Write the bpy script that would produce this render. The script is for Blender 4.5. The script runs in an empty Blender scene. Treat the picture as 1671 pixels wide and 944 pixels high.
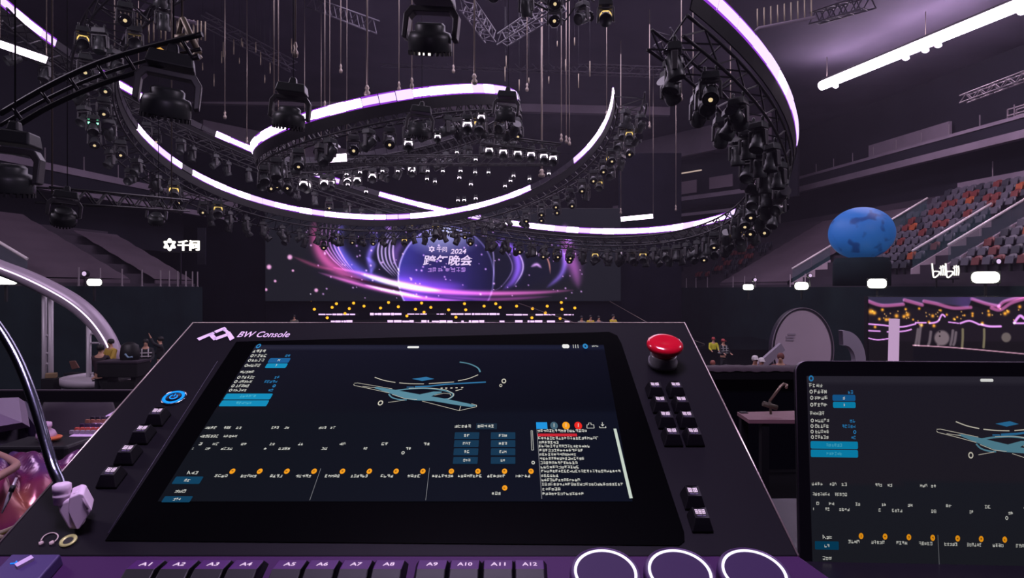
import bpy, math, random
import numpy as np
from mathutils import Vector as V, Matrix

# ---------------------------------------------------------------- camera, world, light, exposure
SC = bpy.context.scene
COL = SC.collection
CZ = 4.5                      # eye height above the arena floor
F = 1040.0; CX, CY = 835.5, 472.0
cam_d = bpy.data.cameras.new('camera'); cam = bpy.data.objects.new('camera', cam_d); COL.objects.link(cam)
cam.location = (0, 0, CZ); cam.rotation_euler = (math.pi / 2, 0, 0)
cam_d.sensor_width = 36.0; cam_d.lens = 36.0 * F / 1671.0; cam_d.clip_start = 0.02; cam_d.clip_end = 300
SC.camera = cam
SC.view_settings.view_transform = 'Standard'
SC.view_settings.look = 'None'
SC.view_settings.gamma = 1.0
SC.view_settings.exposure = 0.0
SC.view_settings.use_curve_mapping = False
W = bpy.data.worlds.new('world'); SC.world = W; W.use_nodes = True
W.node_tree.nodes['Background'].inputs[0].default_value = (0.42, 0.30, 0.50, 1)
W.node_tree.nodes['Background'].inputs[1].default_value = 0.012
_v = W.node_tree.nodes.new('ShaderNodeVolumeScatter')      # thin haze in the hall
_v.inputs['Density'].default_value = 0.0008; _v.inputs['Color'].default_value = (0.86, 0.76, 1.0, 1); _v.inputs['Anisotropy'].default_value = 0.2
W.node_tree.links.new(_v.outputs[0], W.node_tree.nodes['World Output'].inputs['Volume'])
SC.cycles.max_bounces = 4; SC.cycles.diffuse_bounces = 2; SC.cycles.glossy_bounces = 2
SC.cycles.transmission_bounces = 4; SC.cycles.volume_bounces = 0
SC.cycles.sample_clamp_indirect = 3.0
SC.cycles.use_denoising = True

def area_light(name, loc, target, power, size, color, size_y=None):
    d = bpy.data.lights.new(name, 'AREA'); d.energy = power; d.color = color; d.size = size
    if size_y: d.shape = 'RECTANGLE'; d.size_y = size_y
    o = bpy.data.objects.new(name, d); COL.objects.link(o)
    o.location = loc; o.rotation_euler = (V(target) - V(loc)).to_track_quat('-Z', 'Y').to_euler()
    return o
# added roof fill with no fixture seen: dim lilac wash over the bowl
area_light('roof_fill', (0, 31, CZ + 13.3), (0, 31, 0), 4700, 16, (0.80, 0.66, 0.90), 30)
for s_ in (-1, 1):
    area_light('side_fill', (s_ * 17, 6, CZ + 12.8), (s_ * 6, 30, 2), 2000, 6, (0.84, 0.70, 0.92))  # added fill for surfaces facing the viewer, no such lamps seen
# added lilac fill over the control position, no lamp seen there
area_light('console_fill', (-0.15, 0.15, CZ + 2.4), (0, 0.8, CZ - 0.3), 85.0, 0.8, (0.80, 0.62, 1.0))

rnd = random.Random(7)
def at(x, y, Y):
    """world point seen at picture position x, y and at depth Y"""
    return V(((x - CX) / F * Y, Y, CZ + (CY - y) / F * Y))
def lin(c):
    c = c / 255.0
    return c / 12.92 if c <= 0.04045 else ((c + 0.055) / 1.055) ** 2.4
def RGB(r, g, b): return (lin(r), lin(g), lin(b), 1.0)

# ---------------------------------------------------------------- materials
MATS = {}
def mat(name, rgb, rough=0.6, metal=0.0, spec=0.5, noise=0.0, scale=8.0, bump=0.0, coat=0.0):
    if name in MATS: return MATS[name]
    m = bpy.data.materials.new(name); m.use_nodes = True; nt = m.node_tree; b = nt.nodes['Principled BSDF']
    col = RGB(*rgb)
    b.inputs['Base Color'].default_value = col
    b.inputs['Roughness'].default_value = rough; b.inputs['Metallic'].default_value = metal
    b.inputs['Specular IOR Level'].default_value = spec
    b.inputs['Coat Weight'].default_value = coat
    if noise or bump:
        tc = nt.nodes.new('ShaderNodeTexCoord'); nz = nt.nodes.new('ShaderNodeTexNoise')
        nz.inputs['Scale'].default_value = scale; nz.inputs['Detail'].default_value = 4
        nt.links.new(tc.outputs['Object'], nz.inputs['Vector'])
        if noise:
            r = nt.nodes.new('ShaderNodeValToRGB')
            r.color_ramp.elements[0].position = 0.3; r.color_ramp.elements[1].position = 0.7
            r.color_ramp.elements[0].color = tuple(c * (1 - noise) for c in col[:3]) + (1,)
            r.color_ramp.elements[1].color = tuple(min(1, c * (1 + noise)) for c in col[:3]) + (1,)
            nt.links.new(nz.outputs['Fac'], r.inputs['Fac']); nt.links.new(r.outputs['Color'], b.inputs['Base Color'])
        if bump:
            bm_ = nt.nodes.new('ShaderNodeBump'); bm_.inputs['Strength'].default_value = bump; bm_.inputs['Distance'].default_value = 0.02
            nt.links.new(nz.outputs['Fac'], bm_.inputs['Height']); nt.links.new(bm_.outputs['Normal'], b.inputs['Normal'])
    MATS[name] = m
    return m
def glow(name, rgb, k=1.0):
    """a surface that gives off light of its own"""
    if name in MATS: return MATS[name]
    m = bpy.data.materials.new(name); m.use_nodes = True; nt = m.node_tree; b = nt.nodes['Principled BSDF']
    b.inputs['Base Color'].default_value = (0.001, 0.001, 0.001, 1)
    b.inputs['Specular IOR Level'].default_value = 0.04
    b.inputs['Emission Color'].default_value = RGB(*rgb); b.inputs['Emission Strength'].default_value = k
    MATS[name] = m
    return m
def glow_attr(name, k=1.0):
    """a glowing screen: its picture is stored on its mesh"""
    if name in MATS: return MATS[name]
    m = bpy.data.materials.new(name); m.use_nodes = True; nt = m.node_tree; b = nt.nodes['Principled BSDF']
    b.inputs['Base Color'].default_value = (0.0008, 0.0008, 0.001, 1); b.inputs['Roughness'].default_value = 0.35
    b.inputs['Specular IOR Level'].default_value = 0.03
    a = nt.nodes.new('ShaderNodeAttribute'); a.attribute_name = 'picture'
    nt.links.new(a.outputs['Color'], b.inputs['Emission Color']); b.inputs['Emission Strength'].default_value = k
    MATS[name] = m
    return m

M_BLACK = mat('black_paint', (22, 21, 24), 0.5, 0, 0.4, noise=0.2, scale=3)
M_FASCIA = mat('fascia_black', (11, 10, 13), 0.6, 0, 0.2)
M_TRUSS = mat('black_truss_steel', (26, 25, 28), 0.45, 0.3, 0.5)
M_LAMP = mat('lamp_housing_plastic', (52, 55, 55), 0.4, 0, 0.5, noise=0.15, scale=6)
M_LAMP2 = mat('lamp_yoke_plastic', (70, 68, 70), 0.38, 0, 0.5)
M_SILVER = mat('silver_alloy', (150, 146, 150), 0.35, 0.9)
M_CHROME = mat('polished_chrome', (205, 205, 212), 0.12, 1.0)
M_CABLE = mat('steel_cable', (150, 138, 128), 0.4, 0.7)
M_LENSD = mat('dark_lens_glass', (18, 16, 22), 0.1, 0, 0.8)
M_LENSW = glow('warm_lens_light', (255, 214, 120), 1.1)
M_LENSP = glow('bright_lilac_lens_light', (255, 236, 255), 9.0)
M_LENSG = glow('green_lens_light', (120, 255, 190), 5.0)
M_LED = glow('led_bright', (252, 226, 255), 6.0)
M_LEDM = glow('led_lavender', (222, 196, 252), 1.5)
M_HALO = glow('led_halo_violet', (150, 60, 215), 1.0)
M_LEDOFF = mat('led_unlit', (40, 34, 46), 0.4)

# ---------------------------------------------------------------- mesh building
class MB:
    def __init__(s): s.v = []; s.f = []; s.mi = []; s.sm = []
    def add(s, vs, fs, mi=0, smooth=False):
        o = len(s.v); s.v += [tuple(v) for v in vs]
        for f in fs: s.f.append(tuple(i + o for i in f)); s.mi.append(mi); s.sm.append(smooth)
        return s
    def hexa(s, p, mi=0):
        """8 corners: bottom four then top four, each counter-clockwise from above"""
        return s.add(p, [(3, 2, 1, 0), (4, 5, 6, 7), (0, 1, 5, 4), (1, 2, 6, 5), (2, 3, 7, 6), (3, 0, 4, 7)], mi)
    def box(s, c, d, R=None, mi=0, taper=1.0):
        c = V(c); hx, hy, hz = d[0] / 2, d[1] / 2, d[2] / 2; p = []
        for z, k in ((-hz, 1.0), (hz, taper)):
            for x, y in ((-hx, -hy), (hx, -hy), (hx, hy), (-hx, hy)):
                q = V((x * k, y * k, z)); p.append(c + (R @ q if R else q))
        return s.hexa(p, mi)
    def bar(s, a, b, w, h, up=(0, 0, 1), mi=0):
        a, b = V(a), V(b); d = b - a; L = d.length; d.normalize(); x = d.cross(V(up))
        if x.length < 1e-5: x = d.cross(V((1, 0, 0)))
        x.normalize(); u = x.cross(d); R = Matrix((x, d, u)).transposed()
        return s.box((a + b) / 2, (w, L, h), R, mi)
    def tube(s, pts, r, n=8, mi=0, closed=False, caps=True):
        pts = [V(p) for p in pts]; N = len(pts); rings = []; up = None
        rr = r if isinstance(r, (list, tuple)) else [r] * N
        for i, p in enumerate(pts):
            a = pts[(i - 1) % N] if (closed or i) else p; b = pts[(i + 1) % N] if (closed or i < N - 1) else p
            t = (b - a).normalized()
            if up is None:
                up = t.cross(V((0, 0, 1)))
                if up.length < 1e-4: up = t.cross(V((1, 0, 0)))
                up.normalize()
            else:
                up = up - t * up.dot(t)
                up = up.normalized() if up.length > 1e-6 else t.orthogonal().normalized()
            w = t.cross(up)
            rings.append([p + (up * math.cos(2 * math.pi * k / n) + w * math.sin(2 * math.pi * k / n)) * rr[i] for k in range(n)])
        vs = [v for r_ in rings for v in r_]; fs = []
        for i in range(N if closed else N - 1):
            j = (i + 1) % N
            for k in range(n): fs.append((i * n + k, i * n + (k + 1) % n, j * n + (k + 1) % n, j * n + k))
        s.add(vs, fs, mi, True)
        if caps and not closed:
            o = len(s.v) - len(vs)
            s.f.append(tuple(o + k for k in range(n))[::-1]); s.mi.append(mi); s.sm.append(False)
            o2 = o + (N - 1) * n; s.f.append(tuple(o2 + k for k in range(n))); s.mi.append(mi); s.sm.append(False)
        return s
    def lathe(s, prof, c=(0, 0, 0), R=None, n=24, mi=0, smooth=True):
        """prof: (radius, height) pairs turned about the local z axis"""
        c = V(c); vs = []; fs = []
        for r, z in prof:
            for k in range(n):
                q = V((r * math.cos(2 * math.pi * k / n), r * math.sin(2 * math.pi * k / n), z)); vs.append(c + (R @ q if R else q))
        for i in range(len(prof) - 1):
            for k in range(n): fs.append((i * n + k, i * n + (k + 1) % n, (i + 1) * n + (k + 1) % n, (i + 1) * n + k))
        s.add(vs, fs, mi, smooth); o = len(s.v) - len(vs)
        if prof[0][0] > 1e-6: s.f.append(tuple(o + k for k in range(n))[::-1]); s.mi.append(mi); s.sm.append(False)
        if prof[-1][0] > 1e-6: o2 = o + (len(prof) - 1) * n; s.f.append(tuple(o2 + k for k in range(n))); s.mi.append(mi); s.sm.append(False)
        return s
    def prism(s, poly, d, mi=0):
        """polygon (list of points) pushed along vector d"""
        n = len(poly); d = V(d); vs = [V(p) for p in poly] + [V(p) + d for p in poly]
        return s.add(vs, [tuple(range(n))[::-1], tuple(range(n, 2 * n))] + [(i, (i + 1) % n, (i + 1) % n + n, i + n) for i in range(n)], mi)
    def build(s, name, m, parent=None, loc=None):
        me = bpy.data.meshes.new(name)
        base = V((0, 0, 0))
        if parent is not None: base = wloc(parent)
        if loc is not None: base = V(loc)
        vs = [tuple(V(v) - base) for v in s.v] if base.length > 0 else s.v
        me.from_pydata(vs, [], s.f)
        for q in (m if isinstance(m, (list, tuple)) else [m]): me.materials.append(q)
        me.polygons.foreach_set('material_index', s.mi); me.polygons.foreach_set('use_smooth', s.sm)
        me.update()
        o = bpy.data.objects.new(name, me); COL.objects.link(o)
        if parent is not None:
            o.parent = parent
            if loc is not None: o.location = V(loc) - wloc(parent)
        else: o.location = base
        return o
def wloc(o):
    p = V(o.location)
    return p + wloc(o.parent) if o.parent else p
def tag(o, label=None, cat=None, group=None, kind=None):
    if label: o['label'] = label
    if cat: o['category'] = cat
    if group: o['group'] = group
    if kind: o['kind'] = kind
    return o
def thing(name, loc, label, cat, group=None):
    o = bpy.data.objects.new(name, None); COL.objects.link(o); o.location = loc; o.empty_display_size = 0.1
    return tag(o, label, cat, group)
def bevel(o, w, seg=2):
    b = o.modifiers.new('bevel', 'BEVEL'); b.width = w; b.segments = seg; b.limit_method = 'ANGLE'; b.angle_limit = math.radians(35)
    return o
def text_mesh(body, size=1.0, extrude=0.0, shear=0.0, bold=0.0, align='CENTER', space=1.0):
    c = bpy.data.curves.new('lettering', 'FONT'); c.body = body; c.size = size; c.extrude = extrude; c.shear = shear
    c.offset = bold; c.align_x = align; c.align_y = 'CENTER'; c.space_character = space; c.resolution_u = 3
    o = bpy.data.objects.new('lettering', c); COL.objects.link(o)
    dg = bpy.context.evaluated_depsgraph_get(); dg.update()
    me = bpy.data.meshes.new_from_object(o.evaluated_get(dg))
    bpy.data.objects.remove(o); bpy.data.curves.remove(c)
    vs = [V(v.co) for v in me.vertices]; fs = [tuple(p.vertices) for p in me.polygons]; bpy.data.meshes.remove(me)
    return vs, fs

# ---------------------------------------------------------------- the bowl of the arena
FLZ = 0.0
def right(o, t, z): return V((25 + o - 0.178 * t, t, CZ + z))
def left(o, t, z): return V((-(24 + o) + 0.2 * t, t, CZ + z))
def strip(fn, o0, z0, o1, z1, t0, t1, mb, n=1, mi=0, th=0.0):
    vs = []; fs = []
    for i in range(n + 1):
        t = t0 + (t1 - t0) * i / n
        vs += [fn(o0, t, z0), fn(o1, t, z1)]
    for i in range(n): fs.append((2 * i, 2 * i + 1, 2 * i + 3, 2 * i + 2))
    return mb.add(vs, fs, mi)
def beam(fn, o0, o1, z0, z1, t0, t1, mb, mi=0):
    p = [fn(o0, t0, z0), fn(o1, t0, z0), fn(o1, t1, z0), fn(o0, t1, z0), fn(o0, t0, z1), fn(o1, t0, z1), fn(o1, t1, z1), fn(o0, t1, z1)]
    return mb.hexa(p, mi)
def struct(o, kind='structure'): o['kind'] = kind; return o

M_FLOOR = mat('arena_floor_black', (17, 16, 20), 0.55, 0, 0.3, noise=0.3, scale=0.6)
M_CEIL = mat('roof_dark', (78, 72, 88), 0.9, 0, 0.1, noise=0.2, scale=0.25)
M_WALLD = mat('wall_drape_black', (28, 40, 44), 0.9, 0, 0.1, noise=0.2, scale=0.8)
M_NAVY = mat('drape_navy', (17, 17, 27), 0.95, 0, 0.05, noise=0.3, scale=0.7)
M_CONC = mat('stand_concrete', (124, 112, 126), 0.85, 0, 0.2, noise=0.12, scale=0.5)
M_TARP = mat('stand_cover_cloth', (98, 84, 96), 0.85, 0, 0.2, noise=0.15, scale=0.35)
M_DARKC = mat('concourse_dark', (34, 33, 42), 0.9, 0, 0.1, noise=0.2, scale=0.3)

mb = MB(); mb.box((0, 30, -0.1), (90, 100, 0.2)); struct(mb.build('floor', M_FLOOR))
mb = MB(); mb.box((0, 30, CZ + 14.2), (90, 100, 0.3)); struct(mb.build('ceiling', M_CEIL))
mb = MB(); mb.box((0, 66, 9), (90, 0.4, 20)); struct(mb.build('wall_back', M_NAVY))
for nm, fn in (('right', right), ('left', left)):
    mb = MB(); beam(fn, 0, 0.4, -4.5, 0.12, 1, 64 if nm == 'right' else 35, mb); struct(mb.build('wall_' + nm, M_WALLD))
# stepped concrete of the lower tiers
def stepped(fn, rows, o0, do, z0, dz, t0, t1):
    mb = MB(); n = 8; prof = []
    for r in range(rows):
        prof += [(o0 + r * do, z0 + r * dz), (o0 + r * do, z0 + (r + 1) * dz), (o0 + (r + 1) * do, z0 + (r + 1) * dz)]
    for a, b in zip(prof, prof[1:]): strip(fn, a[0], a[1], b[0], b[1], t0, t1, mb, n)
    return mb
struct(tag(stepped(right, 13, 0.4, 0.8, -0.2, 0.48, 18, 64).build('stand_right', mat('stand_step_dark', (70, 62, 72), 0.9, 0, 0.15, noise=0.15, scale=0.4))))
struct(tag(stepped(left, 7, 0.4, 0.8, -0.2, 0.48, 14, 35).build('stand_left', mat('stand_step_dark', (70, 62, 72)))))

def cover(fn, o0, o1, t0, t1, label):
    """cloth cover stretched over the seat rows, sagging a little between them"""
    mb = MB(); n = int((o1 - o0) / 0.2); vs = []; fs = []; tn = 10
    for i in range(n + 1):
        o = o0 + (o1 - o0) * i / n
        z = 0.42 + 0.6 * (o - 0.4) + 0.05 * abs(math.sin(math.pi * (o - 0.4) / 0.8))
        for j in range(tn + 1): vs.append(fn(o, t0 + (t1 - t0) * j / tn, z))
    for i in range(n):
        for j in range(tn): fs.append((i * (tn + 1) + j, i * (tn + 1) + j + 1, (i + 1) * (tn + 1) + j + 1, (i + 1) * (tn + 1) + j))
    mb.add(vs, fs, 0, True)
    edge = MB(); beam(fn, o0 - 0.05, o0, 0.0, 0.45, t0, t1, edge)
    o = mb.build('seat_cover', M_TARP); tag(o, label, 'cover')
    edge.build('cover_hem', M_TARP, o)
cover(left, 0.5, 5.6, 19, 30.6, 'large lilac grey cloth cover over the left stand beside the floodlights')
cover(left, 0.5, 4.6, 32.2, 34.9, 'smaller lilac grey cloth cover on the left stand by the white logo sign')
cover(right, 0.5, 8.6, 41.8, 50.5, 'lilac grey cloth cover over the right stand left of the blue balloon')

# balcony ledges and the dark concourse walls behind
def ledge(name, fn, o0, o1, z0, z1, t0, t1, m=M_CONC):
    mb = MB(); beam(fn, o0, o1, z0, z1, t0, t1, mb); return struct(mb.build(name, m))
ledge('trim_1', right, 9, 9.5, 9.35, 9.55, 22, 64); ledge('trim_2', right, 9, 9.5, 8.25, 8.7, 22, 64)
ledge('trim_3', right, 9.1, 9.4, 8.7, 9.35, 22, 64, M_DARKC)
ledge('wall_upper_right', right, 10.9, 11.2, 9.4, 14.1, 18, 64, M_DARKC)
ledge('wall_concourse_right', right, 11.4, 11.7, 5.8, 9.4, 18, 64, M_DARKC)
ledge('trim_4', right, 10.6, 11.0, 6.0, 6.75, 20, 40.6)
ledge('trim_5', right, 10.4, 10.6, 9.75, 10.8, 41, 48)
ledge('trim_6', left, 5, 5.5, 5.85, 6.2, 14, 46); ledge('trim_7', left, 5, 5.5, 4.85, 5.15, 14, 46)
ledge('trim_8', left, 5.1, 5.4, 5.15, 5.85, 14, 46, M_DARKC)
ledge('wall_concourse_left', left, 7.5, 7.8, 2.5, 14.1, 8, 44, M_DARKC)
def corner(o, t, z):
    a, b = V((19.5, 48.5, 0)), V((9.5, 61, 0)); d = (b - a).normalized(); nn = V((d.y, -d.x, 0))
    p = a + d * t + nn * o; return V((p.x, p.y, CZ + z))
def cornerl(o, t, z): p = corner(o, t, z); return V((-p.x - 4.0, p.y, p.z))
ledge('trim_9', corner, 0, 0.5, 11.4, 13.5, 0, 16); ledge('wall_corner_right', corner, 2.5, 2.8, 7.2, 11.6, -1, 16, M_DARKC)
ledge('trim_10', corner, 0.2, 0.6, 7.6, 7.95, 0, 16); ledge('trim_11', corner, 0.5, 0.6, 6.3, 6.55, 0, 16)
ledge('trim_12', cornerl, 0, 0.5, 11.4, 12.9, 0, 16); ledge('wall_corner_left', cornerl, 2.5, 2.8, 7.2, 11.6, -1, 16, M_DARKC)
for i, (a, b) in enumerate(((1.0, 2.0), (4.0, 6.2), (7.5, 9.5), (10.3, 11.4))):
    ledge('window_%d' % (i + 1), corner, 1.5, 1.6, 8.4 + 0.1 * (i % 2), 9.5, a, b, mat('box_room_wall', (122, 106, 120), 0.8))
mb = MB(); mb.tube([corner(0.1, 6.0, 9.95), corner(0.1, 13.8, 9.95)], 0.06, 6)
tag(mb.build('light_strip', glow('ledge_strip_glow', (216, 190, 176), 0.7)), 'thin pale light strip along the far right upper gallery', 'light')
mb = MB(); mb.bar(at(845, 177, 48), at(1092, 183, 48), 0.5, 0.6); struct(mb.build('trim_13', M_CONC))
mb = MB(); mb.bar(at(300, 163, 48), at(846, 177, 48), 0.5, 0.6); struct(mb.build('trim_14', M_CONC))

# railing posts along ledges
M_POST = mat('railing_post', (150, 138, 146), 0.5, 0.4)
def posts(fn, o, z0, z1, ts, label, group, w=0.06):
    first = None
    for t in ts:
        p = fn(o, t, z0)
        if first is None:
            mb = MB(); mb.lathe([(w * 0.9, 0), (w * 0.9, 0.04), (w * 0.55, 0.05), (w * 0.5, z1 - z0)], (0, 0, 0), None, 8)
            first = mb.build('railing_post', M_POST); o_ = first
        else:
            o_ = first.copy(); COL.objects.link(o_)
        o_.location = p; tag(o_, label, 'post', group)
posts(right, 9.2, 9.55, 10.25, [27 + 2.1 * i for i in range(13)], 'short grey railing post on the right upper balcony ledge', 'posts on the right upper ledge')
posts(right, 10.8, 6.75, 7.7, [24, 26.4, 28.8, 31.2, 33.6, 36, 38.4], 'pale post standing on the wall behind the right seat rows', 'posts behind the right seats')
posts(left, 5.2, 6.2, 6.95, [22.5 + 2.2 * i for i in range(9)], 'short grey railing post on the left balcony ledge', 'posts on the left balcony ledge')
posts(left, 0.2, 0.12, 0.95, [27.5, 28.6, 29.8, 31, 32.2, 32.8, 33.4, 34, 34.5, 34.9], 'pale railing post at the foot of the left stand', 'posts along the left stand', 0.07)
posts(right, 0.2, 0.12, 0.95, [39.5, 41, 45, 46.4, 48, 52, 54, 55.8, 57, 58.2, 59.5], 'pale railing post at the foot of the right stand', 'posts along the right stand', 0.07)
# gallery seats rail and box room on the right
t_ = thing('balcony_frame', right(9.6, 34.8, 9.55), 'small metal frame box on the right upper ledge below the light bar', 'frame')
for a in (0, 1.4):
    for b in (0, 0.5): mb = MB(); mb.bar(right(9.6 + b, 34.8 + a, 9.55), right(9.6 + b, 34.8 + a, 10.2), 0.06, 0.06); mb.build('upright', M_POST, t_)
mb = MB()
for z in (9.85, 10.2):
    mb.bar(right(9.6, 34.8, z), right(9.6, 36.2, z), 0.06, 0.06); mb.bar(right(10.1, 34.8, z), right(10.1, 36.2, z), 0.06, 0.06)
mb.build('rail', M_POST, t_)
ledge('door_1', right, 10.5, 10.8, 9.6, 11.4, 33.1, 34.6, mat('lit_doorway_wall', (150, 128, 124), 0.8))  # doorway light put into a paler, warmer wall colour

# glass stair rails on the right stand
M_GLASS = bpy.data.materials.new('stair_glass'); M_GLASS.use_nodes = True
_b = M_GLASS.node_tree.nodes['Principled BSDF']; _b.inputs['Base Color'].default_value = RGB(86, 120, 128)
_b.inputs['Roughness'].default_value = 0.08; _b.inputs['Alpha'].default_value = 0.22
M_HAND = mat('handrail_steel', (250, 238, 240), 0.45, 0.1)
def stair_rail(fn, t, o0, o1, label, cat='handrail'):
    zf = lambda o: 0.25 + 0.6 * (o - 0.4)
    r = thing('stair_railing', fn(o0, t, zf(o0)), label, cat)
    mb = MB(); mb.tube([fn(o0, t, zf(o0) + 1.0), fn(o1, t, zf(o1) + 1.0)], 0.065, 8); mb.build('handrail', M_HAND, r)
    n = max(2, int((o1 - o0) / 1.4))
    for i in range(n):
        a, b = o0 + (o1 - o0) * i / n + 0.03, o0 + (o1 - o0) * (i + 1) / n - 0.03
        mb = MB(); mb.prism([fn(a, t, zf(a) + 0.1), fn(b, t, zf(b) + 0.1), fn(b, t, zf(b) + 0.95), fn(a, t, zf(a) + 0.95)], (0, 0.04, 0)); mb.build('glass_pane', M_GLASS, r)
    mb = MB(); mb.prism([fn(o0, t, zf(o0) - 1.1), fn(o1, t, zf(o1) - 1.1), fn(o1, t, zf(o1) + 0.08), fn(o0, t, zf(o0) + 0.08)], (0, 0.15, 0)); mb.build('parapet', mat('parapet_concrete', (190, 170, 182), 0.8), r)
stair_rail(right, 33.0, 1.6, 5.7, 'glass stair railing with bright handrail right of the blue balloon, over the small white sign')
stair_rail(right, 31.2, 1.9, 6.6, 'glass stair railing nearest the right end of the stand, with bluish pane')
stair_rail(right, 39.4, 5.0, 7.7, 'short glass stair railing just behind the top of the blue balloon')
stair_rail(right, 41.3, 0.5, 3.0, 'low dark glass stair railing left of the blue balloon base')
stair_rail(left, 25.3, 0.3, 3.9, 'dark glass stair railing on the left stand above the silver arch')

# seats
def make_seat(m):
    r = thing('stadium_seat', (0, 0, 0), 'seat', 'seat')
    mb = MB(); n = 8; vs = []; fs = []
    for i in range(n + 1):
        a = -0.22 + 0.44 * i / n; bow = 0.05 * (1 - (a / 0.22) ** 2)
        top = 0.80 - 0.10 * (abs(a) / 0.22) ** 3
        vs += [(a, 0.26 + bow, 0.36), (a, 0.34 + bow, top), (a, 0.30 + bow, 0.36), (a, 0.38 + bow, top)]
    for i in range(n):
        k = 4 * i; j = k + 4
        fs += [(k, j, j + 1, k + 1), (k + 2, k + 3, j + 3, j + 2), (k + 1, j + 1, j + 3, k + 3), (k, k + 2, j + 2, j)]
    fs += [(0, 1, 3, 2), (4 * n, 4 * n + 2, 4 * n + 3, 4 * n + 1)]
    mb.add(vs, fs, 0, True); mb.build('backrest', m, r)
    mb = MB(); mb.box((0, 0.17, 0.52), (0.40, 0.06, 0.36), Matrix.Rotation(-0.22, 3, 'X')); bevel(mb.build('seat_pan', m, r), 0.02)
    mb = MB(); mb.box((0, 0.24, 0.17), (0.08, 0.12, 0.34)); mb.build('bracket', M_TRUSS, r)
    return r
def dup(root, loc, rotz=0.0, label=None, group=None, scale=None):
    r = root.copy(); COL.objects.link(r); r.location = loc; r.rotation_euler = (0, 0, rotz)
    if scale: r.scale = (scale,) * 3
    if label: r['label'] = label
    if group: r['group'] = group
    for ch in root.children:
        c = ch.copy(); COL.objects.link(c); c.parent = r
        for g in ch.children:
            d = g.copy(); COL.objects.link(d); d.parent = c
    return r
SEATC = {'grey': (84, 80, 92), 'charcoal': (48, 48, 58), 'red': (112, 48, 46), 'orange': (160, 76, 42)}
SEATS = {k: make_seat(mat('seat_' + k, c, 0.45)) for k, c in SEATC.items()}
used = set()
face = math.atan2(1, 0.178) - math.pi / 2
def seat_at(t, row, kind, where):
    o = 0.75 + row * 0.8; p = right(o, t, -0.2 + (row + 1) * 0.48)
    lab = '%s plastic seat in the rows %s' % (kind, where); grp = '%s seats %s' % (kind, where)
    if kind not in used:
        used.add(kind); s = SEATS[kind]; s.location = p; s.rotation_euler = (0, 0, -math.pi / 2 + 0.178); tag(s, lab, 'seat', grp)
    else: dup(SEATS[kind], p, -math.pi / 2 + 0.178, lab, grp)
def kind_of(j, row):
    if (j + row) % 7 == 3 and row > 2: return 'red'
    q = rnd.random()
    return 'red' if q < 0.10 else 'orange' if q < 0.14 else 'charcoal' if q < 0.34 else 'grey'
for row in range(1, 12):
    for j in range(13):
        t = 33.7 + j * 0.55
        if t > 35.0 + row * 0.75: continue
        seat_at(t, row, kind_of(j, row), 'between the blue balloon and the glass stair')
    for j in range(9):
        t = 30.6 - j * 0.55
        if row < 10: seat_at(t, row, kind_of(j + 3, row), 'right of the glass stair')
for k in ('grey', 'charcoal', 'red', 'orange'):
    assert k in used
# the dark red and grey rows seen far off, past the cover
for row in range(1, 7):
    for j in range(9):
        if rnd.random() < 0.8: seat_at(52.2 + j * 0.62, row, 'red' if rnd.random() < 0.35 else 'charcoal', 'far off under the lamps of the big ring')

# ---------------------------------------------------------------- stage end: drapes, video screen, lights below it
mb = MB(); mb.prism([at(300, 250, 46.9), at(436, 250, 45.7), at(436, 575, 45.7), at(300, 575, 46.9)], (0, 0.3, 0)); tag(mb.build('stage_drape', M_NAVY), 'tall dark navy drape hanging left of the stage video screen', 'drape')
mb = MB(); mb.prism([at(1010, 250, 45.7), at(1112, 250, 46.5), at(1112, 575, 46.5), at(1010, 575, 45.7)], (0, 0.3, 0)); tag(mb.build('stage_drape', M_NAVY), 'tall dark navy drape hanging right of the stage video screen', 'drape')
mb = MB(); mb.prism([at(434, 491, 45.4), at(1012, 491, 45.4), at(1012, 580, 45.4), at(434, 580, 45.4)], (0, 0.2, 0)); tag(mb.build('stage_fascia', M_NAVY), 'dark fascia wall under the stage video screen', 'wall panel')
mb = MB(); mb.box((0, 40.5, 0.55), (34, 9.4, 1.1)); struct(mb.build('stage_floor', mat('stage_deck_gloss', (12, 11, 16), 0.15, 0, 0.5)))

def seg_d(px, py, pts):
    d = np.full(px.shape, 1e9); tt = np.zeros(px.shape); tot = 0; L = []
    for a, b in zip(pts, pts[1:]): L.append(math.hypot(b[0] - a[0], b[1] - a[1]))
    S = sum(L)
    for (a, b), l in zip(zip(pts, pts[1:]), L):
        vx, vy = b[0] - a[0], b[1] - a[1]; k = np.clip(((px - a[0]) * vx + (py - a[1]) * vy) / (l * l + 1e-9), 0, 1)
        e = np.hypot(px - a[0] - k * vx, py - a[1] - k * vy); m = e < d
        d = np.where(m, e, d); tt = np.where(m, (tot + k * l) / S, tt); tot += l
    return d, tt
def smooth(pts, n=8):
    out = []
    P = [pts[0]] + list(pts) + [pts[-1]]
    for i in range(1, len(P) - 2):
        for k in range(n):
            u = k / n; a, b, c, d = [np.array(q, float) for q in P[i - 1:i + 3]]
            out.append(tuple(0.5 * ((2 * b) + (-a + c) * u + (2 * a - 5 * b + 4 * c - d) * u * u + (-a + 3 * b - 3 * c + d) * u ** 3)))
    out.append(tuple(pts[-1])); return out
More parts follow.
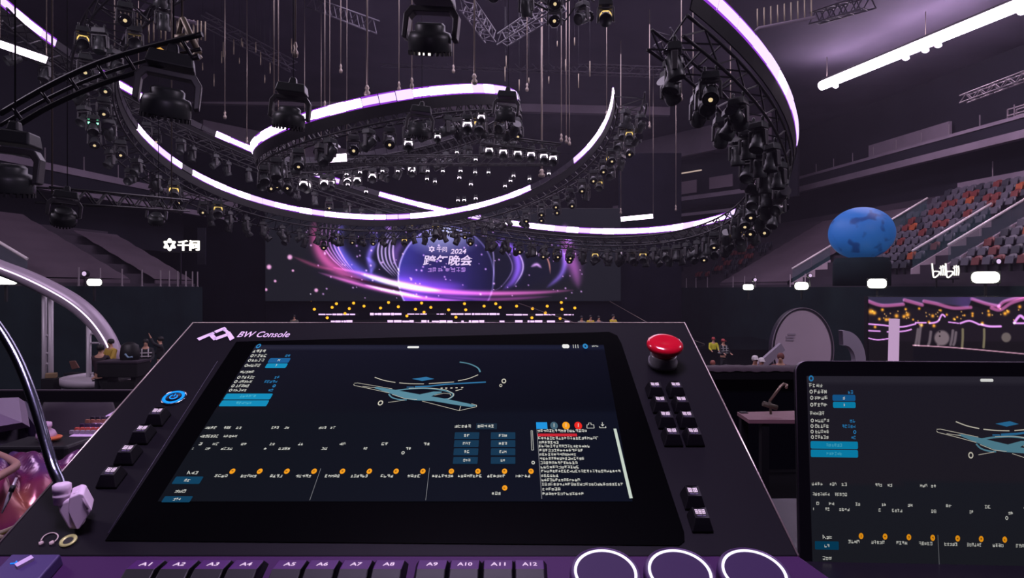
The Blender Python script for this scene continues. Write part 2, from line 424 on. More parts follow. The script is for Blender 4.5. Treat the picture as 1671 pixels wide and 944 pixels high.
def picture_mesh(name, x0, y0, x1, y1, nx, ny, pt, fn, m, parent):
    xs = np.linspace(x0, x1, nx + 1); ys = np.linspace(y0, y1, ny + 1); gx, gy = np.meshgrid(xs, ys)
    img = np.clip(fn(gx, gy), 0, 255); mbx = MB()
    vs = [pt(a, b) for b in ys for a in xs]; fs = [(j * (nx + 1) + i, (j + 1) * (nx + 1) + i, (j + 1) * (nx + 1) + i + 1, j * (nx + 1) + i + 1) for j in range(ny) for i in range(nx)]
    mbx.add(vs, fs); o = mbx.build(name, m, parent)
    c = img / 255.0; c = np.where(c <= 0.04045, c / 12.92, ((c + 0.055) / 1.055) ** 2.4)
    a = o.data.color_attributes.new('picture', 'FLOAT_COLOR', 'POINT')
    rgba = np.ones(((nx + 1) * (ny + 1), 4), np.float32); rgba[:, :3] = c.reshape(-1, 3); a.data.foreach_set('color', rgba.ravel())
    return o
def art(x, y):
    I = np.zeros(x.shape + (3,)) + np.array([26, 26, 34.0])
    def over(mask, col):
        nonlocal I
        I = I * (1 - mask[..., None]) + mask[..., None] * np.array(col, float)
    def addc(mask, col):
        nonlocal I
        I = I + mask[..., None] * np.array(col, float)
    def stroke(pts, w, col, k=1.0, add=True, fade=None):
        d, t = seg_d(x, y, smooth(pts)); wv = w * (0.25 + 0.75 * np.sin(np.pi * np.clip(t, 0.0, 1.0)) ** 0.6)
        (addc if add else over)(k * np.exp(-(d / wv) ** 2) * (np.sin(np.pi * np.clip(t, 0.01, 0.99)) ** 0.5), col)
    el = lambda cx, cy, rx, ry: np.hypot((x - cx) / rx, (y - cy) / ry)
    # dark inner sky of the picture
    over(np.clip((1 - el(730, 425, 235, 75)) * 3, 0, 0.8), (20, 20, 44))
    # left glow crescents
    stroke([(512, 360), (516, 395), (532, 425), (565, 448), (600, 458)], 10, (200, 74, 140), 0.9)
    for k in range(5): stroke([(527 + 7 * k, 362), (526 + 6 * k, 395), (540 + 5 * k, 420), (566 + 3 * k, 444)], 1.3, (205, 130, 215), 0.8)
    stroke([(562, 360), (551, 395), (566, 425), (596, 448), (640, 462)], 9, (86, 74, 190), 0.95)
    stroke([(606, 372), (612, 392), (602, 420), (607, 448)], 5, (120, 96, 215), 0.8)
    stroke([(597, 420), (610, 432), (604, 446)], 4, (110, 96, 200), 0.6)
    for k in range(5): stroke([(634 + 5 * k, 378), (618 + 6 * k, 400), (620 + 6 * k, 428), (642 + 4 * k, 452)], 1.5, (225, 190, 255), 0.85)
    stroke([(640, 366), (631, 378)], 6, (190, 120, 240), 0.6)
    stroke([(660, 392), (646, 412), (650, 434)], 7, (110, 66, 160), 0.6)
    # planet
    e = el(728, 452, 78, 82); inside = np.clip((1 - e) * 30, 0, 1)
    g1 = np.clip(1 - np.hypot((x - 722) * 0.8, (y - 370) * 1.15) / 62, 0, 1) ** 1.1; g2 = np.clip((y - 430) / 55, 0, 1) * np.clip((770 - x) / 110, 0, 1)
    sky = np.array([40, 34, 98.0]) + g1[..., None] * np.array([185, 195, 190.0]) + g2[..., None] * np.array([84, 26, 105.0]) + np.clip((705 - x) / 60, 0, 1)[..., None] * np.array([22, 26, 70.0])
    sky = sky - np.clip((x - 760) / 45, 0, 1)[..., None] * np.array([16, 12, 40.0])
    I = I * (1 - inside[..., None]) + inside[..., None] * sky
    addc(np.exp(-((e - 1) * 55) ** 2) * np.clip(1.15 - np.abs(x - 660) / 190, 0.25, 1), (160, 140, 235))
    # right crescents
    stroke([(785, 372), (803, 405), (806, 440), (803, 470)], 1.1, (210, 180, 255), 0.6)
    stroke([(795, 385), (826, 412), (836, 440), (818, 468), (800, 476)], 1.0, (200, 160, 240), 0.45)
    stroke([(815, 388), (838, 408), (846, 435), (838, 458), (822, 472)], 7, (128, 78, 215), 0.95)
    stroke([(838, 402), (852, 425), (852, 445), (838, 468)], 1.2, (235, 205, 255), 0.7)
    stroke([(800, 392), (822, 402), (838, 412)], 5, (140, 90, 220), 0.6)
    stroke([(888, 410), (896, 430), (898, 448)], 1.3, (230, 140, 110), 0.8)
    stroke([(905, 395), (921, 420), (916, 448), (892, 470)], 4.5, (116, 82, 190), 0.85)
    stroke([(922, 365), (926, 405), (938, 440), (944, 470)], 11, (170, 80, 170), 0.8); stroke([(918, 368), (928, 385), (930, 400)], 7, (150, 130, 230), 0.7)
    stroke([(866, 436), (876, 432), (884, 438)], 2.6, (225, 160, 235), 0.9)
    # saturn-like ring of light
    stroke([(478, 419), (515, 434), (545, 441)], 3, (150, 50, 90), 0.6)
    stroke([(545, 437), (600, 449), (650, 464), (700, 474), (780, 479), (870, 478), (935, 474)], 4.2, (228, 96, 190), 1.0, fade=(0.8, 0.7))
    stroke([(590, 448), (635, 461), (680, 470), (720, 475)], 4.5, (255, 240, 255), 1.0)
    stroke([(520, 445), (560, 457), (600, 468), (650, 479), (700, 488), (760, 491)], 3.6, (225, 105, 200), 0.95)
    stroke([(595, 465), (640, 476), (690, 486)], 2.2, (255, 230, 255), 0.9)
    stroke([(560, 450), (620, 466), (675, 478)], 2.0, (60, 20, 40), 0.9, add=False)
    stroke([(720, 484), (800, 489), (900, 484)], 3.0, (140, 50, 130), 0.7)
    stroke([(640, 455), (700, 466), (760, 468)], 10, (120, 60, 200), 0.5)
    r2 = np.random.default_rng(5)
    for _ in range(150):
        cx, cy, r = r2.uniform(500, 950), r2.uniform(372, 488), r2.uniform(0.6, 1.5); addc(np.exp(-(np.hypot(x - cx, y - cy) / r) ** 2), (210, 150, 225))
    for cx, cy, r in ((439, 436, 4), (473, 420, 4.2), (449, 459, 2.2), (516, 474, 3.2), (434, 473, 2.5), (478, 442, 2.0)): addc(np.exp(-(np.hypot(x - cx, y - cy) / r) ** 4), (225, 150, 200))
    return I
scr = thing('picture_screen', at(723, 491, 45), 'huge stage video screen with glowing planet and ring and white Chinese lettering', 'screen')
mb = MB(); mb.prism([at(433, 340, 45.1), at(1013, 340, 45.1), at(1013, 492, 45.1), at(433, 492, 45.1)], (0, 0.3, 0)); mb.build('cabinet', M_BLACK, scr)
picture_mesh('display', 433, 341, 1013, 491.5, 560, 146, lambda a, b: at(a, b, 45), art, glow_attr('stage_picture', 1.0), scr)
M_TXT = glow('screen_lettering', (240, 214, 255), 1.0); M_TXT2 = glow('screen_lettering_dim', (176, 130, 225), 1.0)
def put_text(name, body, x, y, wpx, hpx, Y, m, parent, shear=0.0, bold=0.0, depth=0.0, rise=0.05):
    vs, fs = text_mesh(body, 1.0, 0.0, shear, bold)
    x0 = min(v.x for v in vs); x1 = max(v.x for v in vs); y0 = min(v.y for v in vs); y1 = max(v.y for v in vs)
    q = [at(x - wpx / 2 + (v.x - x0) / (x1 - x0) * wpx, y + hpx / 2 - (v.y - y0) / (y1 - y0) * hpx, Y - rise) for v in vs]
    mbt = MB()
    if depth:
        n = len(q); b = [p + V((0, depth, 0)) for p in q]; mbt.add(q + b, fs + [tuple(i + n for i in f)[::-1] for f in fs])
        from collections import Counter
        ed = Counter(); dr = {}
        for f in fs:
            for a, c in zip(f, f[1:] + f[:1]): ed[frozenset((a, c))] += 1; dr[frozenset((a, c))] = (a, c)
        for e_, k in ed.items():
            if k == 1: a, c = dr[e_]; mbt.f.append((c, a, a + n, c + n)); mbt.mi.append(0); mbt.sm.append(False)
    else: mbt.add(q, fs)
    return mbt.build(name, m, parent)
put_text('headline', '跨年晚会', 731, 425.3, 81, 17.5, 45, M_TXT, scr, 0.15, 0.02)
put_text('year_number', '2024', 748, 410.5, 26, 8, 45, M_TXT, scr, 0.2, 0.02)
put_text('sponsor_name', '千问', 721, 407.3, 17, 8.6, 45, M_TXT, scr, 0, 0.02)
def flower(x, y, r, Y, m, parent, th=0.0):
    mbf = MB(); ou = []; inn = []; n = 48
    for k in range(n):
        a = 2 * math.pi * k / n; q = r * (0.84 + 0.16 * math.cos(6 * a)); i_ = r * 0.36 * (1 + 0.3 * math.cos(3 * a + math.pi))
        ou.append(at(x + q * math.sin(a), y - q * math.cos(a), Y)); inn.append(at(x + i_ * math.sin(a), y - i_ * math.cos(a), Y))
    d = V((0, th, 0)); vs = ou + inn + [p + d for p in ou] + [p + d for p in inn]; fs = []
    for k in range(n):
        j = (k + 1) % n
        fs += [(k, j, n + j, n + k), (2 * n + k, 3 * n + k, 3 * n + j, 2 * n + j), (k, 2 * n + k, 2 * n + j, j), (n + k, n + j, 3 * n + j, 3 * n + k)]
    mbf.add(vs, fs); return mbf.build('flower_mark', m, parent)
flower(704.5, 406.8, 5.2, 44.95, M_TXT, scr, 0.02)
r3 = random.Random(3)
def scribble(x, y, w, h, pt, mbs, r=r3, up=None):
    """small unreadable characters: a row of stroke clusters"""
    n = max(1, round(w / (h * 1.02))); cw = w / n
    for i in range(n):
        a = x - w / 2 + i * cw; g = cw * 0.86
        for _ in range(3):
            yy = y - h / 2 + h * r.choice((0.05, 0.3, 0.5, 0.72, 0.9)); quad(mbs, pt, a + g * r.uniform(0, 0.15), yy - h * 0.07, a + g * r.uniform(0.75, 1), yy + h * 0.07)
        for _ in range(2):
            xx = a + g * r.choice((0.1, 0.35, 0.6, 0.88)); quad(mbs, pt, xx - g * 0.07, y - h / 2 + h * r.uniform(0, 0.2), xx + g * 0.07, y + h / 2 - h * r.uniform(0, 0.2))
def quad(mbq, pt, x0, y0, x1, y1): mbq.add([pt(x0, y0), pt(x0, y1), pt(x1, y1), pt(x1, y0)], [(0, 1, 2, 3)])
for q_, w_ in ((710, 24), (744, 34)): mb = MB(); scribble(q_, 440.5, w_, 7.5, lambda a, b: at(a, b, 44.96), mb); mb.build('subtitle', M_TXT2, scr)

# orange globes, each glowing by itself, and purple light bars under the screen
M_ORANGE = glow('globe_orange', (255, 178, 40), 1.5)
globes = [(508, 490), (513, 505), (542, 502), (549, 496), (570, 504), (577, 495), (594, 500), (621, 503), (634, 494), (650, 501), (678, 505), (688, 495), (703, 502), (758, 496), (732, 506), (760, 506), (790, 500), (809, 496), (816, 502), (843, 500), (869, 504), (893, 500), (916, 494), (917, 505), (938, 503), (563, 512), (692, 510), (664, 516), (534, 519), (744, 518), (868, 519), (890, 511), (914, 520)]
g0 = None
for i, (x, y) in enumerate(globes):
    p = at(x, y, 45.17)
    if g0 is None:
        mb = MB(); mb.lathe([(0.0, -0.10), (0.055, -0.085), (0.095, -0.04), (0.105, 0), (0.095, 0.04), (0.05, 0.09)], n=12); g0 = mb.build('glow_globe', M_ORANGE)
        mb = MB(); mb.lathe([(0.05, 0.085), (0.05, 0.14), (0.02, 0.16)], n=8); mb.tube([(0, 0, 0.15), (0, 0.1, 0.17), (0, 0.24, 0.15)], 0.012, 6); c_ = mb.build('globe_holder', M_BLACK, g0); o = g0
    else:
        o = g0.copy(); COL.objects.link(o); c2 = c_.copy(); COL.objects.link(c2); c2.parent = o
    o.location = p; tag(o, 'small orange glowing globe fixed in the dark just below the stage screen', 'lamp', 'orange glowing globes under the stage screen')
M_BAR = glow('bar_lilac', (232, 190, 248), 1.6)
def light_bar(x0, x1, y, Y, hpx, label, lit=0.8):
    r = thing('light_bar', at((x0 + x1) / 2, y, Y), label, 'light bar', 'purple light bars under the stage screen')
    mb = MB(); mb.bar(at(x0, y, Y + 0.08), at(x1, y, Y + 0.08), 0.1, hpx * Y / F + 0.03); mb.build('bar_body', M_BLACK, r)
    mb = MB(); x = x0
    while x < x1:
        w = rnd.uniform(3, 14)
        if rnd.random() < lit: mb.bar(at(x, y, Y), at(min(x + w, x1), y, Y), 0.05, hpx * rnd.uniform(0.6, 1.1) * Y / F)
        x += w + rnd.uniform(0.5, 2)
    mb.build('led_cell', M_BAR, r)
light_bar(520, 585, 513.5, 45.3, 2.6, 'purple light bar under the stage screen, first from the left in the upper line')
light_bar(604, 655, 513, 45.3, 3.6, 'long purple light bar under the stage screen, second in the upper line', 1)
light_bar(664, 727, 513, 45.3, 2.0, 'thin dim light bar under the stage screen, third in the upper line', 0.7)
light_bar(736, 815, 513, 45.3, 3.6, 'long bright light bar under the middle of the stage screen in the upper line', 1)
light_bar(826, 936, 514, 45.3, 2.4, 'purple light bar at the right end of the upper line under the screen', 0.85)
light_bar(540, 700, 525, 45.3, 4.0, 'broken row of lilac lights at the stage edge, left half', 0.62)
light_bar(705, 930, 525, 45.3, 3.6, 'broken row of lilac lights at the stage edge, right half', 0.55)
mb = MB(); mb.tube([at(846, 495, 44), at(940, 528, 42), V((at(1060, 570, 39.5).x, 39.5, 1.12))], 0.018, 6); tag(mb.build('guy_wire', M_CABLE), 'thin wire slanting across the orange globes right of the stage centre', 'wire')
mb = MB(); mb.tube([at(995, 492, 44), at(1062, 530, 41), V((at(1150, 575, 39).x, 39, 1.12))], 0.018, 6); tag(mb.build('guy_wire', M_CABLE), 'thin wire slanting down at the right corner of the stage screen', 'wire')
# ---------------------------------------------------------------- moving head lamps
def rot(ax, deg): return Matrix.Rotation(math.radians(deg), 3, ax)
LENS = {}
def head_mesh():
    mb = MB()
    mb.lathe([(0.0, 0.25), (0.10, 0.245), (0.135, 0.21), (0.145, 0.10), (0.15, 0.05), (0.15, -0.05), (0.165, -0.08), (0.165, -0.20), (0.158, -0.215), (0.158, -0.16), (0.0, -0.15)], n=20)
    for a in (60, 120, 240, 300): mb.box((0.148 * math.cos(math.radians(a)), 0.148 * math.sin(math.radians(a)), 0.13), (0.03, 0.02, 0.12), rot('Z', a))
    return mb
def make_lamp(m_head=M_LAMP):
    r = thing('moving_head_lamp', (0, 0, 0), 'lamp', 'stage lamp')
    mb = MB()
    mb.box((0, 0, -0.16), (0.36, 0.27, 0.13), taper=0.92); mb.box((0, 0, -0.085), (0.30, 0.20, 0.03)); mb.lathe([(0.10, -0.25), (0.10, -0.22)], n=16)
    for s in (-1, 1): mb.box((s * 0.11, 0, -0.035), (0.045, 0.07, 0.09)); mb.lathe([(0.02, -0.02), (0.035, 0.0), (0.035, 0.03), (0.02, 0.05)], (s * 0.11, 0, 0), None, 8)
    bevel(mb.build('base', M_LAMP, r), 0.012)
    mb = MB(); mb.box((0, 0, -0.275), (0.40, 0.13, 0.05))
    for s in (-1, 1):
        mb.hexa([(s * 0.195 - 0.028, -0.05, -0.62), (s * 0.195 + 0.028, -0.05, -0.62), (s * 0.195 + 0.028, 0.05, -0.62), (s * 0.195 - 0.028, 0.05, -0.62),
                 (s * 0.185 - 0.03, -0.065, -0.27), (s * 0.185 + 0.03, -0.065, -0.27), (s * 0.185 + 0.03, 0.065, -0.27), (s * 0.185 - 0.03, 0.065, -0.27)])
    y = bevel(mb.build('yoke', M_LAMP2, r), 0.015)
    h = head_mesh().build('head', m_head, r); h.location = (0, 0, -0.53)
    mb = MB(); mb.lathe([(0.156, -0.19), (0.12, -0.215), (0.0, -0.225)], n=20)
    l = mb.build('lens', M_LENSD, h); l.location = (0, 0, 0)
    LENS['dark'] = l.data
    for k, m in (('warm', M_LENSW), ('lilac', M_LENSP), ('green', M_LENSG)):
        me = l.data.copy(); me.materials.clear(); me.materials.append(m); LENS[k] = me
    mb = MB(); mb.lathe([(0.07, -0.215), (0.05, -0.228), (0.0, -0.23)], n=12); w_ = mb.build('t', M_LENSW); bpy.data.objects.remove(w_)
    return r
LAMP0 = make_lamp(); lamp_used = [False]
M_SPOT = glow('small_warm_dot', (240, 212, 160), 0.9)
def lens_small():
    """dark front glass with a small warm glowing dot in its middle"""
    mb = MB(); mb.lathe([(0.156, -0.19), (0.12, -0.215), (0.045, -0.221)], n=20, mi=0); mb.lathe([(0.045, -0.221), (0.0, -0.226)], n=20, mi=1)
    o = mb.build('t', [M_LENSD, M_SPOT]); LENS['warm_dot'] = o.data; bpy.data.objects.remove(o)
lens_small()
def put_lamp(p, pan, tilt, lens, label, group, scale=1.0):
    if not lamp_used[0]: r = LAMP0; lamp_used[0] = True
    else: r = dup(LAMP0, p)
    r.location = p; r.scale = (scale,) * 3; r.rotation_euler = (0, 0, math.radians(pan)); r['label'] = label; r['category'] = 'stage lamp'
    if group: r['group'] = group
    elif 'group' in r: del r['group']
    for c in r.children:
        if c.name.startswith('head'):
            c.rotation_euler = (math.radians(tilt), 0, 0)
            for l in c.children: l.data = LENS[lens]
    return r

# ---------------------------------------------------------------- the three suspended rings
RINGS = {'A': ((-5.0294, 25.1463, 6.4382), -0.2854, -0.0959, 9.0), 'B': ((-3.9395, 22.626, 6.0647), -0.124, 0.2288, 13.0), 'C': ((-4.6116, 24.1548, 6.0741), 0.0944, -0.2133, 5.0)}
class Ring:
    def __init__(s, k):
        c, a, b, s.R = RINGS[k]; s.c = V((c[0], c[1], c[2] + CZ))
        s.M = Matrix.Rotation(b, 3, 'Y') @ Matrix.Rotation(a, 3, 'X'); s.n = s.M @ V((0, 0, 1))
    def p(s, deg, dr=0.0, dn=0.0):
        t = math.radians(deg); return s.c + s.M @ V(((s.R + dr) * math.cos(t), (s.R + dr) * math.sin(t), dn))
def lit_in(deg, ranges):
    for a, b in ranges:
        if a <= deg <= b or a <= deg - 360 <= b or a <= deg + 360 <= b: return True
    return False
def build_ring(k, label, side, a0, a1, lit, dim, step, w, hh, top=0.28):
    """truss ring: four chords, lacing, a black fascia band and a row of led panels on its rim"""
    R = Ring(k); root = thing('ring_truss', R.c, label, 'truss ring')
    full = (a1 - a0) >= 359; n = int((a1 - a0) / 2.5); degs = [a0 + (a1 - a0) * i / n for i in range(n + (0 if full else 1))]
    for dr in (0.06 * side, w * side):
        for dn in (-top, -top - hh):
            mb = MB(); mb.tube([R.p(d, dr, dn) for d in degs], 0.035, 6, closed=full); mb.build('chord', M_TRUSS, root)
    mb = MB(); m = len(degs)
    for i in range(0, m - (0 if full else 1)):
        a = degs[i]; b = degs[(i + 1) % m]; q = [(0.06 * side, -top), (w * side, -top), (w * side, -top - hh), (0.06 * side, -top - hh)]
        for j in range(4):
            u, v_ = q[j], q[(j + 1) % 4]
            if i % 2: u, v_ = v_, u
            mb.bar(R.p(a, *u), R.p(b, *v_), 0.03, 0.03)
    mb.build('lacing', M_TRUSS, root)
    mb = MB(); vs = []; fs = []
    for d in degs: vs += [R.p(d, 0.0, -0.17), R.p(d, 0.0, -0.52), R.p(d, 0.03 * side, -0.52), R.p(d, 0.03 * side, -0.17)]
    for i in range(m if full else m - 1):
        j = (i + 1) % m
        for e in range(4): fs.append((4 * i + e, 4 * i + (e + 1) % 4, 4 * j + (e + 1) % 4, 4 * j + e))
    mb.add(vs, fs); mb.build('fascia_band', M_FASCIA, root)
    d = a0; r = random.Random(ord(k))
    while d < a1 - step * 0.3:
        e = min(d + step * 0.955, a1); pts = [d + (e - d) * i / 3 for i in range(4)]; mb = MB(); vs = []; fs = []
        h2 = 0.125 + r.uniform(-0.02, 0.02)
        for q in pts: vs += [R.p(q, -0.02 * side, -h2), R.p(q, -0.02 * side, h2), R.p(q, 0.03 * side, h2), R.p(q, 0.03 * side, -h2)]
        for i in range(3):
            for s_ in range(4): fs.append((4 * i + s_, 4 * i + (s_ + 1) % 4, 4 * i + 4 + (s_ + 1) % 4, 4 * i + 4 + s_))
        fs += [(3, 2, 1, 0), (12, 13, 14, 15)]; mb.add(vs, fs)
        on = lit_in((d + e) / 2, lit); dm = lit_in((d + e) / 2, dim)
        if on or dm:
            o = mb.build('led_panel', M_LED if (on and r.random() < (0.35 if k == 'B' and d < 0 else 0.8)) else M_LEDM, root)
        else: o = mb.build('led_panel', M_LEDOFF, root); o['label'] = 'unlit led panel'
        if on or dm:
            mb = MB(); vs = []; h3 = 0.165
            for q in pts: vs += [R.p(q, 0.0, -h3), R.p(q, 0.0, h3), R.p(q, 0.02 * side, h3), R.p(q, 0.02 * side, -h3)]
            mb.add(vs, fs); mb.build('led_halo', M_HALO, o)  # violet halo put in as a glowing band behind each lit panel
        d += step
    return R, root
RA, rootA = build_ring('A', 'large truss ring with lilac led rim, left of centre, lowest arc above the stage screen', 1, -6, 318, [(-6, 31), (49, 165), (168, 190)], [], 4.0, 1.15, 0.5)
RB, rootB = build_ring('B', 'biggest truss ring, led rim sweeping from upper left to far right of the hall', -1, -56, 196, [(176.5, 190), (158, 166.5), (134, 143), (86, 105), (77, 82), (12, 73), (-56, -36)], [(8, 12), (-37, -24), (112, 120)], 3.2, 0.95, 0.42, 0.62)
RC, rootC = build_ring('C', 'smallest truss ring with led rim hanging inside the two larger rings', -1, 0, 360, [(200, 325)], [(325, 350)], 6.0, 0.7, 0.4)

cnt = {}
def ring_lamps(R, side, name, a0, a1, step, litf, drs, dn=-0.82, skip=0.0, seed=1, sc=1.0):
    r = random.Random(seed); d = a0; i = 0
    while d < a1:
        lens = litf(d, r); dr = drs[i % len(drs)] * side; i += 1
        if r.random() >= skip:
            p = R.p(d, dr, dn); pan = d + r.uniform(-50, 50); tilt = r.choice((-1, 1)) * r.uniform(0, 75)
            if lens in ('lilac', 'warm', 'green', 'warm_dot'): # these point roughly at the front of house
                pan = math.degrees(math.atan2(p.y, p.x)) + 90 + r.uniform(-20, 20); pan = math.degrees(math.atan2(p.x, p.y)) * -1; tilt = -r.uniform(45, 75)
            q = name(d); kind = {'dark': 'unlit black', 'warm_dot': 'black warm-dotted', 'warm': 'warmly lit', 'lilac': 'bright lilac-lit', 'green': 'green lit'}[lens]
            put_lamp(p, pan, tilt, lens, '%s moving head lamp hanging %s' % (kind, q), '%s lamps %s' % (kind, q), sc)
        d += step
def mix(a, b):
    def f(d, r):
        q = r.random(); return 'warm_dot' if q < a else 'warm' if q < a + b else 'dark'
    return f
def nameA(d):
    d = d % 360
    if 60 <= d <= 140: return 'under the left large ring before the stage screen'
    if 140 < d < 320: return 'on the left large ring, left side'
    return 'on the left large ring, right side'
ring_lamps(RA, 1, nameA, -6, 60, 3.0, mix(0.25, 0.06), (0.35, 0.95), seed=11)
ring_lamps(RA, 1, nameA, 60, 118, 3.3, mix(0.3, 0.06), (0.25, 0.5), seed=12, sc=0.85)
ring_lamps(RA, 1, nameA, 118, 160, 2.8, mix(0.25, 0.05), (0.3, 0.9), seed=15)
ring_lamps(RA, 1, nameA, 160, 250, 4.2, mix(0.3, 0.07), (0.3, 0.9), seed=13)
ring_lamps(RA, 1, nameA, 300, 318, 3.2, mix(0.3, 0.1), (0.4, 1.0), seed=14)
def nameB(d):
    d = d % 360
    if 10 <= d <= 75: return 'under the biggest ring right of the stage screen'
    if 75 < d <= 200: return 'under the biggest ring, far left stretch'
    return 'on the biggest ring, right side'
ring_lamps(RB, -1, nameB, 8, 75, 1.75, mix(0.3, 0.05), (0.2, 0.75), dn=-1.06, seed=21)
ring_lamps(RB, -1, nameB, -56, 8, 1.75, mix(0.09, 0.02), (0.25, 0.6, 0.95), dn=-1.06, seed=22)
ring_lamps(RB, -1, nameB, 75, 190, 4.0, mix(0.35, 0.04), (0.3, 0.8), dn=-1.06, seed=23)
def litC(d, r):
    return 'lilac' if 85 <= d % 360 <= 165 and r.random() < 0.7 else mix(0.3, 0.05)(d, r)
ring_lamps(RC, -1, lambda d: 'under the near side of the small ring' if d % 360 > 180 else 'under the far side of the small ring', 0, 360, 7.5, litC, (0.2, 0.6), dn=-0.7, seed=31)

# lit lamps on the inner trusses, picked out by their bright fronts
def single(x, y, Y, lens, label, sc=1.0, pan=None, tilt=-58, group=None):
    p = at(x, y, Y); off = 0.53 * sc + 0.12 * sc
    p = p + V((0, 0.15, off)); pan = -math.degrees(math.atan2(p.x, p.y)) if pan is None else pan
    return put_lamp(p, pan, tilt, lens, label, group, sc)
row1 = [(798, 254), (821, 257), (845, 259), (867, 261), (888, 264), (903, 267)]
r9 = random.Random(9)
t_ = thing('straight_truss', at(830, 235, 24), 'straight black truss holding the row of six white lamps right of the small ring', 'truss')
def straight_truss(root, a, b, w=0.4, r=0.03, m=M_TRUSS):
    a, b = V(a), V(b); d = (b - a); L = d.length; d.normalize(); x = d.cross(V((0, 0, 1))).normalized(); u = x.cross(d); h = w / 2
    q = [(-h, -h), (h, -h), (h, h), (-h, h)]
    for i, j in q:
        mb = MB(); mb.tube([a + x * i + u * j, b + x * i + u * j], r, 6); mb.build('chord', m, root)
    mb = MB(); n = max(2, int(L / (w * 1.1)))
    for k in range(n):
        for e in range(4):
            i, j = q[e], q[(e + 1) % 4]
            if k % 2: i, j = j, i
            mb.bar(a + d * (L * k / n) + x * i[0] + u * i[1], a + d * (L * (k + 1) / n) + x * j[0] + u * j[1], r, r)
    mb.build('lacing', m, root)
straight_truss(t_, at(785, 228, 24), at(915, 244, 24), 0.35)
for i, (x, y) in enumerate(row1): single(x, y, 24, 'lilac', 'white-lit moving head lamp in the row of six right of the small ring', 0.9, group='row of six white-lit lamps')
t_ = thing('straight_truss', at(650, 258, 26), 'long thin black truss carrying scattered lilac lamps under the small ring', 'truss')
straight_truss(t_, at(520, 262, 27), at(905, 262, 26), 0.35)
scat = [(586, 285), (623, 283), (648, 283), (672, 283), (697, 283), (722, 283), (751, 283), (775, 285), (797, 285), (749, 294), (696, 296), (709, 300), (768, 305), (776, 264), (745, 252), (838, 291), (864, 296), (833, 299), (824, 308), (896, 287), (747, 331), (757, 331), (776, 328), (564, 288), (596, 317), (566, 305)]
for i, (x, y) in enumerate(scat): single(x, y, 25 + (i % 3), 'lilac', 'bright lilac lamp among the scattered lights inside the rings', 0.42, group='scattered lilac lamps inside the rings')
single(762, 214, 17, 'lilac', 'tilted lamp with bright lilac front under the small ring, right of the drum light', 0.8)
single(785, 198, 17, 'lilac', 'small bright lilac lamp at the right end of the small ring, upper one', 0.6)
single(713, 229, 17, 'lilac', 'small bright lilac lamp between the wash light and the tilted beam lamp', 0.5)
single(665, 243, 17, 'lilac', 'bright lilac lamp hanging left of the big round lamp under the small ring', 0.7)
single(146, 214, 17, 'green', 'lamp glowing green on the left side of the left large ring', 0.8, tilt=-40)
single(128, 72, 14, 'warm', 'lamp with warm yellow front near the top left, inside the ring truss', 0.75)
single(990, 34, 14, 'warm', 'lamp with warm front at the top, left of the big ring rim', 0.9)
single(1028, 227, 24, 'warm', 'warm white lamp on the right side of the left ring, before the grey gallery', 0.9)
single(280, 322, 22, 'warm', 'warm lit lamp under the left rings, above and left of the white sign', 1.0)
single(353, 352, 24, 'warm', 'warm lit lamp under the left rings, above and right of the white sign', 1.0)
single(710, 384, 30, 'warm', 'lamp with warm lens right above the lettering of the stage screen', 1.0, tilt=-30)
single(996, 268, 27, 'warm', 'warm lamp low on the right side of the left ring', 1.0)
# light chips of the led strip seen at the back (behind the ring crossing)
def batten_wires(r, pts, Y):
    for x, y in pts: q = at(x, y, Y + 0.1); mb = MB(); mb.tube([q, V((q.x, q.y, CZ + 14.05))], 0.012, 6); mb.build('suspension_wire', M_CABLE, r)
def led_run(x0, y0, x1, y1, Y, n, label, m=M_LED, hpx=7):
    r = thing('led_batten', at((x0 + x1) / 2, (y0 + y1) / 2, Y), label, 'led light')
    mb = MB(); mb.bar(at(x0, y0, Y + 0.1), at(x1, y1, Y + 0.1), 0.12, hpx * Y / F * 1.15); mb.build('housing', M_BLACK, r); batten_wires(r, ((x0, y0), (x1, y1)), Y)
    for i in range(n):
        a, b = i / n + 0.006, (i + 0.93) / n; mb = MB()
        mb.bar(at(x0 + (x1 - x0) * a, y0 + (y1 - y0) * a, Y), at(x0 + (x1 - x0) * b, y0 + (y1 - y0) * b, Y), 0.06, hpx * Y / F); mb.build('led_cell', m, r)
led_run(1013, 358, 1066, 353, 40, 5, 'short lilac led batten floating above the right ring rim, right of centre')
led_run(0, 72, 76, 98, 15, 5, 'bright led batten at the far left edge with a lamp hanging from it', hpx=11)
led_run(497, 275, 524, 284, 30, 3, 'short broken led batten low inside the left ring', hpx=6)
led_run(538, 259, 566, 257, 22, 3, 'short bright led batten under the left part of the small ring', hpx=12)

# the thick light tube on the right
TA, TB = V((18.95, 39, CZ + 12.45)), V((22.9, 25.5, CZ + 12.45))
r = thing('light_tube', (TA + TB) / 2, 'long thick glowing lilac-white tube light slanting at the upper right', 'tube light')
mb = MB(); mb.tube([TA + (TB - TA) * i / 12 for i in range(13)], 0.27, 14); mb.build('diffuser', glow('tube_glow', (255, 226, 255), 34.0), r)
mb = MB(); mb.bar(TA + V((0, 0, 0.34)), TB + V((0, 0, 0.34)), 0.1, 0.1); mb.build('carrier_rail', M_BLACK, r)
for k in (0.08, 0.42, 0.5, 0.55, 0.83):
    p = TA + (TB - TA) * k - V((0, 0, 0.33)); mb = MB(); mb.lathe([(0.05, 0.12), (0.13, 0.05), (0.15, -0.08), (0.06, -0.14)], p, None, 10); mb.build('bulb', glow('tube_glow', (255, 232, 255)), r)
for k in (0.03, 0.5, 0.97):
    p = TA + (TB - TA) * k + V((0, 0, 0.4)); mb = MB(); mb.tube([p, p + V((0, 0, 1.2))], 0.02, 6); mb.build('hanger', M_CABLE, r)

